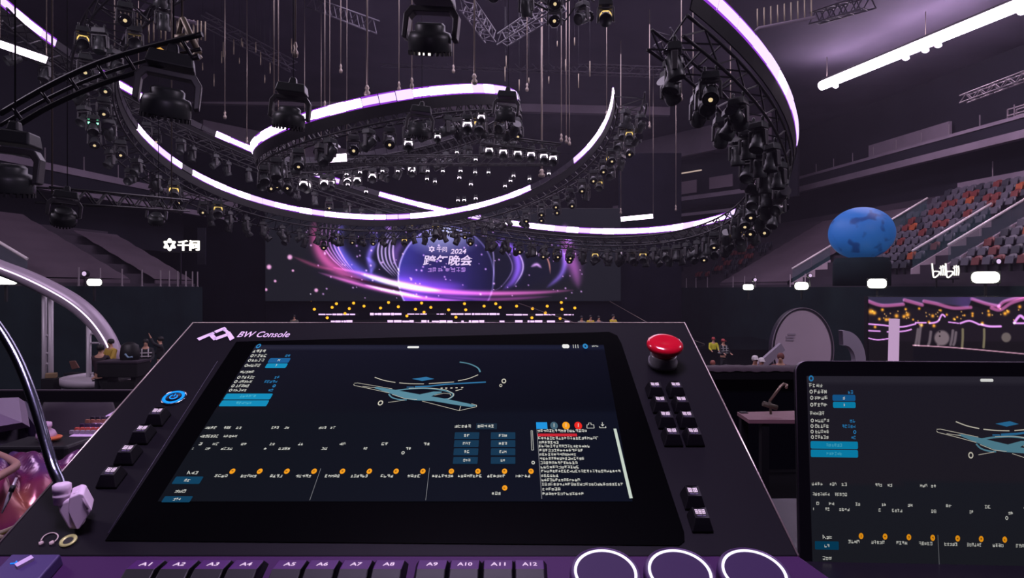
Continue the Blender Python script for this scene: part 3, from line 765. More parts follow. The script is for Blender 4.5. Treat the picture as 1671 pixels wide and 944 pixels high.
# ---------------------------------------------------------------- near lamps and near truss at the upper left
def wash_light(x, y, Y, wpx, label, pan=20, tilt=25, lit=False):
    """wide drum-shaped wash light in a flat yoke"""
    s = wpx * Y / F / 0.56; p = at(x, y, Y); r = thing('wash_light', p, label, 'stage lamp'); Rz = rot('Z', pan) @ rot('Y', 6)
    S = lambda q: p + (Rz @ V(q)) * s
    mb = MB(); mb.hexa([S(q) for q in ((-.25, -.16, .40), (.25, -.16, .40), (.25, .16, .40), (-.25, .16, .40), (-.22, -.13, .56), (.22, -.13, .56), (.22, .13, .56), (-.22, .13, .56))])
    mb.hexa([S(q) for q in ((-.07, -.06, .56), (.07, -.06, .56), (.07, .06, .56), (-.07, .06, .56), (-.05, -.05, .68), (.05, -.05, .68), (.05, .05, .68), (-.05, .05, .68))])
    bevel(mb.build('base', M_LAMP, r), 0.02 * s)
    out = [(-.34, -.02), (-.34, .26), (-.27, .36), (.27, .36), (.34, .26), (.34, -.02), (.28, -.04), (.27, .22), (.22, .29), (-.22, .29), (-.27, .22), (-.28, -.04)]
    mb = MB(); a = [S((u, -.07, w)) for u, w in out]; b = [S((u, .07, w)) for u, w in out]
    n = len(out); half = [(0, 1, 10, 11), (1, 2, 9, 10), (2, 3, 8, 9), (3, 4, 7, 8), (4, 5, 6, 7)]; fs = []
    for q in half: fs.append(q); fs.append(tuple(i + n for i in q)[::-1])
    for i in range(n): fs.append((i, i + n, (i + 1) % n + n, (i + 1) % n))
    mb.add(a + b, fs); bevel(mb.build('yoke', M_LAMP2, r), 0.012 * s)
    Rh = Rz @ rot('X', tilt); mb = MB()
    mb.lathe([(q * s, z * s) for q, z in ((0.0, 0.17), (0.15, 0.17), (0.18, 0.14), (0.18, 0.08), (0.24, 0.06), (0.262, 0.0), (0.262, -0.14), (0.25, -0.16), (0.25, -0.13), (0.0, -0.12))], p, Rh, 32)
    h = mb.build('head', M_LAMP, r)
    mb = MB()
    for i in range(26):
        a_ = 2 * math.pi * i / 26; mb.box(p + (Rh @ V((0.255 * math.cos(a_), 0.255 * math.sin(a_), -0.17))) * s, (0.02 * s, 0.03 * s, 0.05 * s), Rh @ rot('Z', math.degrees(a_)))
    mb.build('cooling_rim', M_BLACK, h)
    mb = MB(); mb.lathe([(0.24 * s, -0.14 * s), (0.0, -0.15 * s)], p, Rh, 24); mb.build('lens', M_LENSD, h)
    q = S((0, 0, 0.66)); mb = MB(); mb.tube([q, V((q.x, q.y, CZ + 14.05))], 0.006, 6); mb.build('safety_wire', M_TRUSS, r)
    if lit:
        for k in range(2):
            mb = MB(); mb.box(p + (Rh @ V((0.04 - 0.09 * k, -0.2, -0.165))) * s, (0.07 * s, 0.05 * s, 0.05 * s), Rh @ rot('Z', 15 * k)); mb.build('lit_cell', glow('wash_cell_glow', (255, 240, 235), 2.0), h)
    return r
wash_light(272, 168, 5.0, 80, 'big black drum wash light hanging near at upper left below the arched pipe truss', 22, 14)
wash_light(14, 292, 4.6, 78, 'big black drum wash light cut by the left picture edge', 10, 10)
wash_light(702, 62, 8.0, 76, 'dark drum wash light at the top middle, showing two lit cells', -8, 22, True)
wash_light(472, 192, 9.5, 54, 'dark drum wash light hanging where the small ring rim is broken, left of centre', 5, 8)
wash_light(825, 186, 14, 36, 'small dark drum wash light at the right end of the small ring', -6, 14)
wash_light(684, 212, 14, 38, 'small dark drum wash light in the middle under the small ring rim', 4, 10)
wash_light(104, 352, 9.0, 40, 'dark lamp hanging tilted from a short truss over the left stand', 30, 40)
wash_light(255, 356, 14, 26, 'small dark lamp in an open frame, left above the white logo sign', 15, 35)
r = thing('pipe_truss', at(200, 130, 5.0), 'black arched pipe truss crossing the upper left corner in front of the lamps', 'truss')
arcs = [[(0, 186), (80, 140), (160, 103), (240, 78), (330, 56)], [(0, 224), (70, 180), (150, 143), (230, 116), (325, 92)], [(0, 205), (70, 165), (150, 128), (235, 100), (328, 80)]]
for i, a in enumerate(arcs):
    mb = MB(); mb.tube([at(x, y, 5.0 + (0.35 if i == 2 else 0)) for x, y in smooth(a, 5)], 0.022 if i < 2 else 0.016, 8); mb.build('pipe', M_TRUSS, r)
for k in range(7):
    x = 20 + 46 * k; y0 = np.interp(x, [p[0] for p in arcs[0]], [p[1] for p in arcs[0]]); y1 = np.interp(x + 18, [p[0] for p in arcs[1]], [p[1] for p in arcs[1]])
    mb = MB(); mb.tube([at(x, y0, 5.0), at(x + 18, y1, 5.0)], 0.014, 6); mb.build('strut', M_TRUSS, r)
mb = MB(); mb.box(at(255, 85, 5.05), (0.10, 0.06, 0.05)); mb.build('amber_marker', glow('amber_marker_glow', (255, 190, 90), 0.8), r)
r = thing('truss_corner', at(305, 75, 7.0), 'pale bent corner bracket where the arched truss ends, upper left', 'truss corner')
MT = mat('pale_steel', (150, 138, 118), 0.45, 0.5)
for a, b, w in (((297, 30), (290, 66), .03), ((290, 66), (317, 92), .03), ((298, 30), (325, 88), .035), ((317, 92), (262, 114), .03), ((325, 88), (318, 94), .05), ((286, 64), (304, 62), .05)):
    mb = MB(); mb.tube([at(*a, 7.0), at(*b, 7.0)], w, 7); mb.build('tube', MT, r)
batten_wires(r, ((297, 30),), 6.9)
r = thing('short_truss', at(180, 330, 10), 'short dark truss piece over the left stand with a lamp at its end', 'truss'); straight_truss(r, at(70, 318, 9.2), at(300, 336, 13), 0.22, 0.018); batten_wires(r, ((85, 318),), 9.3); batten_wires(r, ((280, 334),), 12.6)
r = thing('straight_truss', at(1620, 140, 27), 'pale ladder truss at the right edge under the light tube', 'truss'); straight_truss(r, at(1572, 162, 30), at(1690, 118, 26), 0.34, 0.03, mat('pale_truss', (170, 158, 165), 0.4, 0.6))
for i, (a, b, lab) in enumerate([((510, 5, 30), (608, 42, 26), 'dim roof truss slanting at the top, left of the hanging drum light'), ((820, 65, 30), (915, 5, 24), 'dim roof truss slanting up at the top, right of the drum light'), ((760, 5, 25), (800, 60, 30), 'dim short roof truss right beside the drum light at the top'), ((400, 90, 40), (1000, 70, 42), 'long dim roof truss running across the far roof'), ((330, 30, 32), (480, 110, 36), 'dim roof truss at the top above the small ring left end'), ((1330, 30, 30), (1420, 2, 25), 'thin roof truss at the top between the big ring and the light tube'), ((620, 100, 40), (1080, 118, 40), 'dim roof truss behind the hanging cables, middle'), ((1120, 120, 22), (1080, 60, 20), 'dim truss by the inner lamps of the big ring')]):
    r = thing('roof_truss', at(a[0], a[1], a[2]), lab, 'truss'); straight_truss(r, at(*a), at(*b), 0.5, 0.035, mat('dim_truss_steel', (74, 68, 80), 0.5, 0.3))

# ---------------------------------------------------------------- hanging cables and short hanging tubes
c0 = None
def cable(x, y, Y, label, group, r=0.02):
    global c0
    p = at(x, y, Y); top = CZ + 14.05
    mb = MB(); mb.tube([(0, 0, 0.35), (0, 0, top - p.z)], r, 6); o = mb.build('hanging_cable', M_CABLE); o.location = p
    mb = MB(); mb.lathe([(0.0, 0.0), (r * 3, 0.03), (r * 3.4, 0.12), (r * 1.5, 0.2), (r * 2.6, 0.26), (r, 0.36)], n=8); k = mb.build('shackle', M_CABLE); k.parent = o
    tag(o, label, 'cable', group)
cable(599, 158, 19.5, 'bright steel cable dropping to the small ring, left of the top middle lamp', None, 0.03)
cable(774, 139, 19.8, 'steel cable dropping to the small ring, right of the top middle lamp', None, 0.03)
cable(672, 146, 19.4, 'steel cable right below the left bracket of the top middle drum light', None, 0.02)
cable(884, 290, 27, 'pair-like grey hanging cable between the rings, first right of the small ring', None, 0.045)
for x, y, Y in ((447, 205, 20), (454, 205, 20), (482, 95, 14), (651, 150, 22), (924, 235, 27), (929, 238, 27), (916, 232, 27), (990, 195, 27), (1013, 350, 36), (403, 235, 30), (367, 195, 26), (226, 150, 24), (187, 120, 22), (1112, 165, 28), (1131, 170, 28), (1103, 345, 36), (1192, 250, 30), (530, 180, 24), (740, 120, 26), (860, 150, 26), (556, 120, 24), (1060, 210, 32)):
    cable(x, y, Y, 'thin grey steel cable hanging from the dark roof down among the rings', 'thin hanging cables', 0.02)
def icicle(x, y0, y1, Y, label, group):
    mb = MB(); p = at(x, y1, Y); q = at(x, y0, Y); L = q.z - p.z; mb.lathe([(0.0, 0), (0.022, 0.01), (0.022, L)], n=6); o = mb.build('hanging_tube', MT); o.location = p; tag(o, label, 'tube', group)
    if y0 > 55: mb = MB(); mb.tube([(0, 0, L), (0, 0, CZ + 14.05 - p.z)], 0.006, 5); k = mb.build('wire', M_TRUSS); k.parent = o
r4 = random.Random(4)
r = thing('hanging_rail', at(250, 22, 18), 'pale rail with short hanging tubes at the upper left behind the rings', 'rail'); mb = MB(); mb.tube([at(198, 14, 18), at(262, 24, 18), at(320, 38, 18)], 0.06, 8); mb.build('rail_pipe', M_CONC, r)
for i in range(22): x = 198 + 6.5 * i + r4.uniform(-1, 1); y = 16 + (x - 198) * 0.14; icicle(x, y, y + r4.uniform(18, 50), 18, 'thin short tube hanging from the pale rail at upper left', 'short tubes at the upper left')
r = thing('hanging_rail', at(1280, 35, 20), 'pale rail with short hanging tubes right of the big ring rim', 'rail'); mb = MB(); mb.tube([at(1232, 52, 20), at(1238, 46, 20), at(1330, 28, 20)], 0.05, 8); mb.build('rail_pipe', M_CONC, r)
for i in range(9): x = 1236 + 11 * i; y = 46 - (x - 1238) * 0.19; icicle(x, y - 32, y + r4.uniform(-4, 4), 20, 'thin short tube hanging above the pale rail beside the big ring', 'short tubes at the upper right')
for i in range(26): x = r4.choice((r4.uniform(330, 480), r4.uniform(820, 980))); y = r4.uniform(60, 130); icicle(x, y, y + r4.uniform(8, 26), 30, 'tiny hanging tube under the dark roof between the cables', 'tiny hanging tubes')

# ---------------------------------------------------------------- floodlights and small round lights on the walls
def flood(x, y, Y, wpx, hpx, label):
    p = at(x, y, Y); w = wpx * Y / F; h = hpx * Y / F; d = (V((0, 0, CZ)) - p); d.z = 0; d.normalize(); xx = V((d.y, -d.x, 0)) * -1
    R = Matrix((xx, -d, V((0, 0, 1)))).transposed(); r = thing('floodlight', p, label, 'floodlight')
    mb = MB(); mb.box(p - d * 0.10, (w * 1.1, 0.2, h * 1.15), R); bevel(mb.build('housing', M_BLACK, r), 0.02)
    mb = MB(); mb.box(p + d * 0.02, (w, 0.9 * h, h), R); bevel(mb.build('lit_front', glow('floodlight_white', (255, 255, 240), 9.0), r), 0.4 * h, 4)
    mb = MB(); mb.bar(p - d * 0.2 - V((0, 0, h * 0.6)), p - d * 0.2 - V((0, 0, 0.8)), 0.08, 0.08); mb.build('stand', M_BLACK, r)
flood(10, 457, 23.2, 30, 15, 'white floodlight at the left picture edge above the silver arch')
flood(154, 461, 27.2, 20, 11, 'white floodlight on the left wall right of the silver arch')
flood(1221, 469, 41, 16, 9, 'farthest white floodlight on the right wall, left of the other three')
flood(1308, 467, 37.5, 20, 12, 'white floodlight on the right wall below and left of the blue balloon')
flood(1431, 463, 28, 27, 15, 'white floodlight directly under the right edge of the blue balloon')
flood(1608, 453, 26.2, 37, 18, 'largest white floodlight at the right, beside the small white sign')
def par(x, y, Y, label):
    p = at(x, y, Y); r = thing('round_light', p, label, 'round light'); Rm = rot('X', 90)
    mb = MB(); mb.lathe([(0.06, -0.25), (0.14, -0.16), (0.15, 0.02), (0.13, 0.03)], p, Rm, 14); mb.build('can', M_BLACK, r)
    mb = MB(); mb.lathe([(0.135, 0.02), (0.0, 0.06)], p, Rm, 14); mb.build('lens', glow('round_light_lilac', (226, 196, 238), 1.0), r)
    mb = MB(); mb.bar(p - V((0, 0, 0.13)), V((p.x, p.y, CZ + 0.12)), 0.04, 0.04); mb.build('stem', M_BLACK, r)
par(138, 447, 28, 'small round lilac light above the left floodlight'); par(1232, 457, 40, 'small round light above the farthest right floodlight')
par(1322, 450, 37, 'small round light above the second right floodlight'); par(1446, 444, 32, 'small round light above the floodlight under the balloon'); par(1629, 427, 27, 'round lilac light above the largest right floodlight')

# ---------------------------------------------------------------- lit signs
r = thing('lit_sign', at(295, 400, 33), 'white lit sign with flower mark and two Chinese characters over the left stand', 'sign')
mb = MB(); mb.prism([at(335, 372, 35), at(335, 432, 35), at(322, 432, 35), at(322, 372, 35)], (0, 0.1, 0)); mb.build('side_board', M_DARKC, r)
M_SIGN = glow('sign_white', (255, 250, 238), 1.6)
flower(276, 399.5, 10.5, 33, M_SIGN, r, 0.1)
put_text('lettering', '千问', 307, 400.8, 35, 17.5, 33, M_SIGN, r, 0, 0.03, 0.1, 0)
mb = MB(); mb.bar(at(262, 411.5, 33.1), at(326, 411.5, 33.1), 0.05, 0.06); mb.bar(at(295, 411.5, 33.1), at(295, 465, 33.1), 0.06, 0.06); mb.build('frame', M_TRUSS, r)
r = thing('lit_sign', at(1541, 455, 29.5), 'small white handwritten style lit sign on the right wall beside the largest floodlight', 'sign')
def stroke3(pts, w, Y, mbx): mbx.tube([at(x, y, Y) for x, y in smooth(pts, 4)], w * Y / F, 6)
mb = MB(); k = 29.3
for sx in (0, 22):
    stroke3([(1521 + sx, 430), (1522 + sx, 441), (1524 + sx, 453), (1531 + sx, 449), (1533 + sx, 444), (1526 + sx, 443), (1523 + sx, 444)], 1.15, k, mb)
    for q in (0, 4.5, 9): stroke3([(1535 + sx + q * .75, 434 - (q == 4.5) * 1), (1536 + sx + q * .75, 442), (1535 + sx + q * .75, 450)], 0.95, k, mb)
    stroke3([(1533 + sx, 438), (1539 + sx, 436), (1543 + sx, 437)], 0.7, k, mb)
mb.build('lettering', M_SIGN, r)
mb = MB(); mb.bar(at(1519, 455.5, k), at(1565, 455.5, k), 0.06, 0.06); mb.bar(at(1528, 455, k), at(1528, 470, k), 0.05, 0.05); mb.bar(at(1555, 455, k), at(1555, 470, k), 0.05, 0.05); mb.build('frame', M_TRUSS, r)

# ---------------------------------------------------------------- blue balloon
BY = 30.0; bc = at(1405.5, 381, BY); br = 49 * BY / F; bh = 42.5 * BY / F
r = thing('balloon_planet', at(1405.5, 424, BY), 'large round blue inflatable planet with dark craters, resting on a black base', 'inflatable')
m = bpy.data.materials.new('balloon_blue'); m.use_nodes = True; nt = m.node_tree; b = nt.nodes['Principled BSDF']; b.inputs['Roughness'].default_value = 0.55
tc = nt.nodes.new('ShaderNodeTexCoord'); nz = nt.nodes.new('ShaderNodeTexNoise'); nz.inputs['Scale'].default_value = 2.1; nz.inputs['Detail'].default_value = 1.5; nz.inputs['Roughness'].default_value = 0.35
nt.links.new(tc.outputs['Object'], nz.inputs['Vector']); rp = nt.nodes.new('ShaderNodeValToRGB'); rp.color_ramp.elements[0].position = 0.57; rp.color_ramp.elements[1].position = 0.68
rp.color_ramp.elements[0].color = RGB(38, 112, 192); rp.color_ramp.elements[1].color = RGB(22, 72, 142); nt.links.new(nz.outputs['Fac'], rp.inputs['Fac'])
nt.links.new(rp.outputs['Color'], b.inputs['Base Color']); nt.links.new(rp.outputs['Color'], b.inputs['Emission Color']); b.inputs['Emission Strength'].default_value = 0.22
mb = MB(); prof = []
for i in range(33):
    a = math.pi * i / 32 - math.pi / 2; prof.append((max(0, br * math.cos(a)), max(-bh * 0.96, bh * math.sin(a))))
mb.lathe(prof, bc, None, 48); mb.build('balloon_skin', m, r)
mb = MB(); z0 = bc.z - bh * 0.96; mb.lathe([(br * 0.8, 0), (br * 0.86, -0.25), (br * 0.86, -1.3)], (bc.x, bc.y, z0), None, 32); mb.lathe([(0, 0.01), (br * 0.8, 0)], (bc.x, bc.y, z0), None, 32); mb.build('round_base', M_WALLD, r)

# ---------------------------------------------------------------- right: discs, pole, mirror-like screen
def art2(x, y):  # wavy reflections of stage lights painted as a glowing picture
    I = np.zeros(x.shape + (3,)) + np.array([22, 18, 24.0])
    def addc(mask, col):
        nonlocal I; I = I + mask[..., None] * np.array(col, float)
    def over(mask, col):
        nonlocal I; I = I * (1 - mask[..., None]) + mask[..., None] * np.array(col, float)
    def stroke(pts, w, col, k=1.0, ov=False):
        d, _ = seg_d(x, y, smooth(pts)); (over if ov else addc)(k * np.exp(-(d / w) ** 4), col)
    top = np.interp(x, [1417, 1440, 1474, 1476, 1505, 1508, 1530, 1580, 1586, 1630, 1636, 1671, 1700], [492, 499, 497, 489, 498, 491, 496, 503, 490, 502, 494, 486, 484])
    over(np.clip((top - y) / 2, 0, 1) * 0.85, (58, 54, 82)); over(np.clip((y - top - 8) / 4, 0, 1) * np.clip((560 - y) / 5, 0, 1) * 0.4, (40, 30, 44))
    for p in ([(1417, 492), (1440, 499), (1474, 497)], [(1476, 490), (1505, 498)], [(1508, 492), (1528, 496), (1555, 503), (1584, 502)], [(1586, 488), (1610, 496), (1630, 500)], [(1630, 501), (1640, 492), (1671, 484)], [(1618, 503), (1632, 506), (1650, 495), (1671, 488)]): stroke(p, 3.0, (170, 84, 140), 0.85)
    over(np.exp(-(((x - 1575) / 20) ** 2)) * np.clip((top - y) / 4, 0, 1) * 0.5, (90, 60, 130))
    for p, w in (([(1416, 529), (1440, 531), (1470, 534), (1494, 529)], 1.3), ([(1416, 540), (1436, 541)], 1.2), ([(1448, 542), (1474, 541), (1487, 538)], 1.2), ([(1416, 552), (1432, 555), (1450, 553)], 1.0), ([(1494, 527), (1511, 527)], 1.2), ([(1517, 528), (1530, 525), (1537, 514), (1542, 517)], 1.5), ([(1548, 526), (1564, 528)], 1.0), ([(1567, 528), (1582, 524), (1598, 530)], 1.6), ([(1601, 530), (1615, 533), (1633, 533)], 1.9), ([(1655, 527), (1664, 516), (1671, 520)], 2.4), ([(1655, 528), (1671, 528)], 1.6)): stroke(p, w, (226, 150, 240), 0.95)
    for sx, h in ((1498, 548), (1503, 540), (1519, 552), (1535, 555), (1555, 550), (1560, 553)): stroke([(sx, h - 10), (sx - 2, h + 5), (sx - 4, 563)], 2.4, (112, 98, 108), 0.9, True)
    over(np.clip((1 - np.hypot((x - 1537) / 14, (y - 552) / 14)) * 4, 0, 1), (120, 104, 112)); over(np.clip((1 - np.hypot((x - 1533.5), (y - 542)) / 1.6) * 3, 0, 1), (20, 16, 20)); over(np.clip((1 - np.hypot((x - 1533.5), (y - 549)) / 1.6) * 3, 0, 1), (20, 16, 20))
    for sx in (1571, 1606): stroke([(sx, 538), (sx, 552), (sx - 1, 567)], 2.2, (128, 118, 92), 0.9, True)
    over(np.clip((1 - np.hypot((x - 1642) / 9, (y - 551) / 9)) * 4, 0, 1) * 0.8, (124, 112, 108))
    stroke([(1490, 564), (1560, 568), (1671, 578)], 1.0, (190, 140, 160), 0.9)
    over(np.clip((y - np.interp(x, [1417, 1490, 1491, 1671], [600, 600, 565, 579])) / 2, 0, 1), (16, 14, 22))
    r2 = np.random.default_rng(8)
    for cx, cy, r in [(1421, 509, 4), (1427, 511, 3), (1440, 506, 2.4), (1435, 521, 2.2), (1446, 522, 2.6), (1451, 522, 2.6), (1463, 516, 3.2), (1475, 517, 2.6), (1481, 514, 3.4), (1478, 505, 2), (1500, 504, 2), (1522, 516, 2.6), (1516, 526, 2.2), (1524, 532, 2.6), (1504, 531, 2.4), (1535, 507, 1.8), (1545, 514, 1.8), (1557, 521, 2), (1562, 518, 1.6), (1587, 512, 2), (1587, 516, 1.8), (1613, 508, 2), (1614, 514, 2.6), (1640, 512, 3), (1645, 509, 2.6), (1664, 501, 2.6), (1603, 528, 2.4), (1428, 534, 2.2), (1490, 522, 1.6), (1574, 515, 1.6)]: addc(np.exp(-(np.hypot(x - cx, y - cy) / r) ** 2), (255, 165, 30))
    for _ in range(30):
        cx, cy = r2.uniform(1420, 1665), r2.uniform(503, 530); addc(np.exp(-(np.hypot(x - cx, y - cy) / 1.1) ** 2), (200, 150, 70))
    return I
r = thing('picture_screen', at(1545, 600, 24), 'wide glossy mirror screen at the right edge, its orange and purple reflections painted as glow', 'screen')
def at2(x, y): Y = 24.0; return at(x, y, Y)
mb = MB(); mb.prism([at(1416, 484, 24.05), at(1700, 484, 24.05), at(1700, 640, 24.05), at(1416, 640, 24.05)], (0, 0.25, 0)); mb.build('cabinet', M_BLACK, r)
picture_mesh('display', 1417, 485, 1700, 640, 380, 160, at2, art2, glow_attr('stage_picture'), r)  # reflections of stage lights painted as a glowing picture
r = thing('pale_post', at(1460, 610, 20), 'pale square post with added lilac glow standing in front of the glossy screen', 'post')
mb = MB(); w = 11 * 20 / F; mb.prism([at(1457, 521, 20), at(1468.3, 521, 20), at(1464, 720, 20), at(1452, 720, 20)], (0, w, 0)); mb.build('post_body', glow('post_added_glow', (196, 160, 200), 0.9), r)  # glow added to the white pole to brighten it
mb = MB(); b0 = at(1458, 705, 20); mb.box((b0.x, b0.y + 0.1, 0.03), (0.6, 0.6, 0.06)); mb.build('foot_plate', M_BLACK, r)
# big round disc
DY = 22.0; dc = at(1312, 572, DY); rx, rz = 50 * DY / F, 69 * DY / F
def ellipse_plate(c, rx, rz, th, mb, inner=0.0, a0=0, a1=360, n=64):
    k = n if a1 - a0 >= 360 else n + 1; P = []
    for i in range(k):
        a = math.radians(a0 + (a1 - a0) * i / n); P.append((math.cos(a), math.sin(a)))
    ou = [c + V((rx * x, 0, rz * y)) for x, y in P]
    if inner <= 0: return mb.prism(ou, (0, th, 0))
    inn = [c + V((rx * inner * x, 0, rz * inner * y)) for x, y in P]; d = V((0, th, 0)); vs = ou + inn + [p + d for p in ou] + [p + d for p in inn]; fs = []
    for i in range(k if a1 - a0 >= 360 else k - 1):
        j = (i + 1) % k; fs += [(i, j, k + j, k + i), (2 * k + i, 3 * k + i, 3 * k + j, 2 * k + j), (i, 2 * k + i, 2 * k + j, j), (k + i, k + j, 3 * k + j, 3 * k + i)]
    return mb.add(vs, fs)
r = thing('stage_disc', at(1312, 641, DY), 'tall grey oval disc standing upright left of the glossy screen', 'set piece')
M_DISC = mat('disc_grey', (196, 176, 190), 0.5, 0.0, 0.4, noise=0.06, scale=0.6)
mb = MB(); ellipse_plate(dc, rx * 0.965, rz * 0.97, 0.08, mb); mb.build('disc_face', M_DISC, r)
mb = MB(); ellipse_plate(dc - V((0.06, 0.03, 0)), rx, rz, 0.3, mb, 0.955); mb.build('rim', mat('disc_rim', (60, 56, 66), 0.4, 0.4), r)
mb = MB(); ellipse_plate(dc - V((0.05, 0.05, 0)), rx * 1.01, rz * 1.01, 0.05, mb, 0.985); mb.build('rim_edge', mat('disc_edge', (160, 146, 158), 0.4, 0.3), r)
mb = MB()
for k in range(3): mb.box(at(1289 + (k == 0) * 3, 546 + 4.5 * k, DY - 0.02), (0.27, 0.02, 0.06))
mb.build('label_plate', mat('disc_label', (165, 150, 165), 0.5), r)
mb = MB(); b0 = at(1312, 640, DY); mb.box((b0.x, DY + 0.3, (b0.z) / 2), (1.6, 0.9, b0.z)); mb.bar((b0.x + 0.3, DY + 0.4, 0.0), (b0.x, DY + 0.2, dc.z), 0.12, 0.12); mb.build('support', M_BLACK, r)
r = thing('crescent_panel', at(1385, 640, 23), 'dim grey crescent shaped panel between the oval disc and the glossy screen', 'set piece')
mb = MB(); ellipse_plate(at(1378, 590, 23), 35 * 23 / F, 50 * 23 / F, 0.3, mb, 0.52, -60, 95); mb.build('crescent_body', mat('crescent_grey', (170, 160, 176), 0.6), r)
mb = MB(); b0 = at(1395, 633, 23); mb.box((b0.x, 23.15, b0.z / 2), (0.5, 0.3, b0.z)); mb.build('support', M_BLACK, r)
r = thing('slant_ramp', at(1270, 600, 21), 'grey slanting beam leaning against the oval disc', 'beam'); mb = MB(); mb.bar(at(1232, 605, 20.5), at(1276, 566, 20.8), 0.12, 0.28); mb.bar(at(1236, 603, 20.5), V((at(1236, 603, 20.5).x, 20.5, 0)), 0.1, 0.1); mb.build('beam_body', mat('ramp_grey', (160, 148, 164), 0.6), r)

# ---------------------------------------------------------------- left: silver arch, towers, round riser
AY = 20.0
arch = [(-60, 410), (0, 436), (40, 452), (80, 471), (120, 494), (150, 519), (172, 547), (186, 575), (190, 600)]
r = thing('curved_arch', at(190, 602, AY), 'silver tube arch with a bright led line sweeping down at the left', 'arch')
ap = [at(x, y, AY) for x, y in smooth(arch, 8)]
mb = MB(); mb.tube(ap, [0.20 + 0.06 * math.sin(i / len(ap) * 3.1) for i in range(len(ap))], 16); mb.build('arch_tube', mat('arch_silver', (190, 172, 192), 0.38, 0.2), r)
mb = MB(); mb.tube([p + V((0.02, -0.245, 0.03)) for p in ap[:-10]], 0.022, 8); mb.build('led_line', glow('arch_led', (246, 226, 255), 1.8), r)
mb = MB(); mb.tube([at(x - 9, y + 9, AY + 0.1) for x, y in smooth(arch, 8)], 0.05, 8); mb.build('lower_rail', mat('arch_rail', (190, 180, 186), 0.4, 0.2), r)
def tower(x0, x1, y0, y1, Y, label, rungs):
    r = thing('ladder_tower', V((at((x0 + x1) / 2, y1, Y).x, Y, 0)), label, 'tower'); m = mat('tower_alloy', (196, 188, 196), 0.45, 0.2)
    for x, q in ((x0, y0), (x1, y0 + 12)):
        a = at(x, q, Y); mb = MB(); mb.tube([a, V((a.x, Y, 0))], 0.075, 8); mb.build('pole', m, r)
    for y in rungs: mb = MB(); mb.tube([at(x0, y, Y), at(x1, y, Y)], 0.035, 6); mb.build('rung', m, r)
tower(72.5, 83, 475, 630, AY + 0.35, 'two-pole ladder tower under the silver arch near the left edge', (548, 577, 594))
tower(145, 166, 524, 628, AY + 0.4, 'ladder tower under the lower end of the silver arch', (545, 560, 610))
rc = at(172, 618, 20.0)
r = thing('round_riser', V((rc.x, 20.4, 0)), 'round riser with grey rim under the foot of the silver arch', 'riser')
zt = CZ + (CY - 613) / F * 20.4
mb = MB(); mb.lathe([(1.36, 0), (1.36, zt - 0.06), (0.0, zt - 0.05)], (rc.x, 20.4, 0), None, 48); mb.build('riser_body', mat('riser_grey', (110, 104, 118), 0.7), r)
mb = MB(); mb.lathe([(1.36, zt - 0.2), (1.42, zt - 0.2), (1.42, zt), (1.34, zt), (1.34, zt - 0.05)], (rc.x, 20.4, 0), None, 48); mb.build('rim', mat('riser_rim', (190, 178, 190), 0.5), r)
def soft_box(name, c, d, m, label, cat, rotz=0, bev=0.05, parent=None):
    mb = MB(); mb.box(V(c), d, rot('Z', rotz)); o = bevel(mb.build(name, m, parent), bev, 3)
    if label: tag(o, label, cat)
    return o
r = thing('flight_case', at(200, 615, 18.2), 'long black road case on the riser below the yellow jacket', 'case')
c = at(203, 602, 18.2); soft_box('case_body', c, (1.12, 0.7, 0.42), M_BLACK, None, None, 0, 0.03, r)
for s in (-1, 1): mb = MB(); mb.box(c + V((s * 0.4, 0, -0.28)), (0.14, 0.5, 0.14)); mb.build('foot', M_BLACK, r)
mb = MB(); mb.box(c + V((0, 0, 0.22)), (1.16, 0.74, 0.05)); mb.build('lid', mat('case_lid', (60, 50, 62), 0.5), r)
mb = MB(); mb.box(V((c.x, c.y, (c.z - 0.35) / 2)), (0.9, 0.6, c.z - 0.35)); tag(mb.build('stacked_platform', M_BLACK), 'black platform block carrying the long road case', 'platform')
p = at(235, 580, 18.6)
r = thing('equipment_bag', p, 'bulky black bag with pale blue print beside the yellow jacket person', 'bag')
mb = MB(); mb.lathe([(0.02, -0.4), (0.24, -0.38), (0.28, -0.1), (0.24, 0.2), (0.1, 0.28), (0.0, 0.28)], at(212, 575, 18.3), Matrix.Diagonal((1, 0.7, 1)), 18); mb.build('bag_body', M_BLACK, r)
mb = MB(); mb.tube([at(204, 578, 17.98), at(209, 584, 17.97), at(216, 583, 17.98)], 0.025, 6); mb.build('print', mat('print_blue', (130, 160, 185), 0.6), r)
soft_box('carton', at(84, 613, 20.1), (0.3, 0.3, 0.14), mat('carton_brown', (140, 116, 84), 0.8), 'small brown carton at the foot of the left ladder tower', 'box', 30, 0.01)
_c = at(84, 613, 20.1); soft_box('carton_stand', (_c.x, _c.y, (_c.z - 0.08) / 2), (0.4, 0.4, _c.z - 0.08), M_BLACK, 'black block under the small brown carton', 'block', 0, 0.02)

# ---------------------------------------------------------------- people
def body(name, joints, edges, m, parent=None, sub=2):
    me = bpy.data.meshes.new(name); me.from_pydata([j[0] for j in joints], edges, []); o = bpy.data.objects.new(name, me); COL.objects.link(o)
    sk = o.modifiers.new('skin', 'SKIN'); sb = o.modifiers.new('sub', 'SUBSURF'); sb.levels = sub; sb.render_levels = sub
    for i, j in enumerate(joints):
        rr = j[1] if isinstance(j[1], tuple) else (j[1], j[1]); me.skin_vertices[0].data[i].radius = rr
    me.skin_vertices[0].data[0].use_root = True
    dg = bpy.context.evaluated_depsgraph_get(); dg.update(); nm = bpy.data.meshes.new_from_object(o.evaluated_get(dg)); bpy.data.objects.remove(o); bpy.data.meshes.remove(me)
    nm.materials.clear(); nm.materials.append(m); nm.polygons.foreach_set('use_smooth', [True] * len(nm.polygons))
    o = bpy.data.objects.new(name, nm); COL.objects.link(o)
    if parent: o.parent = parent
    return o
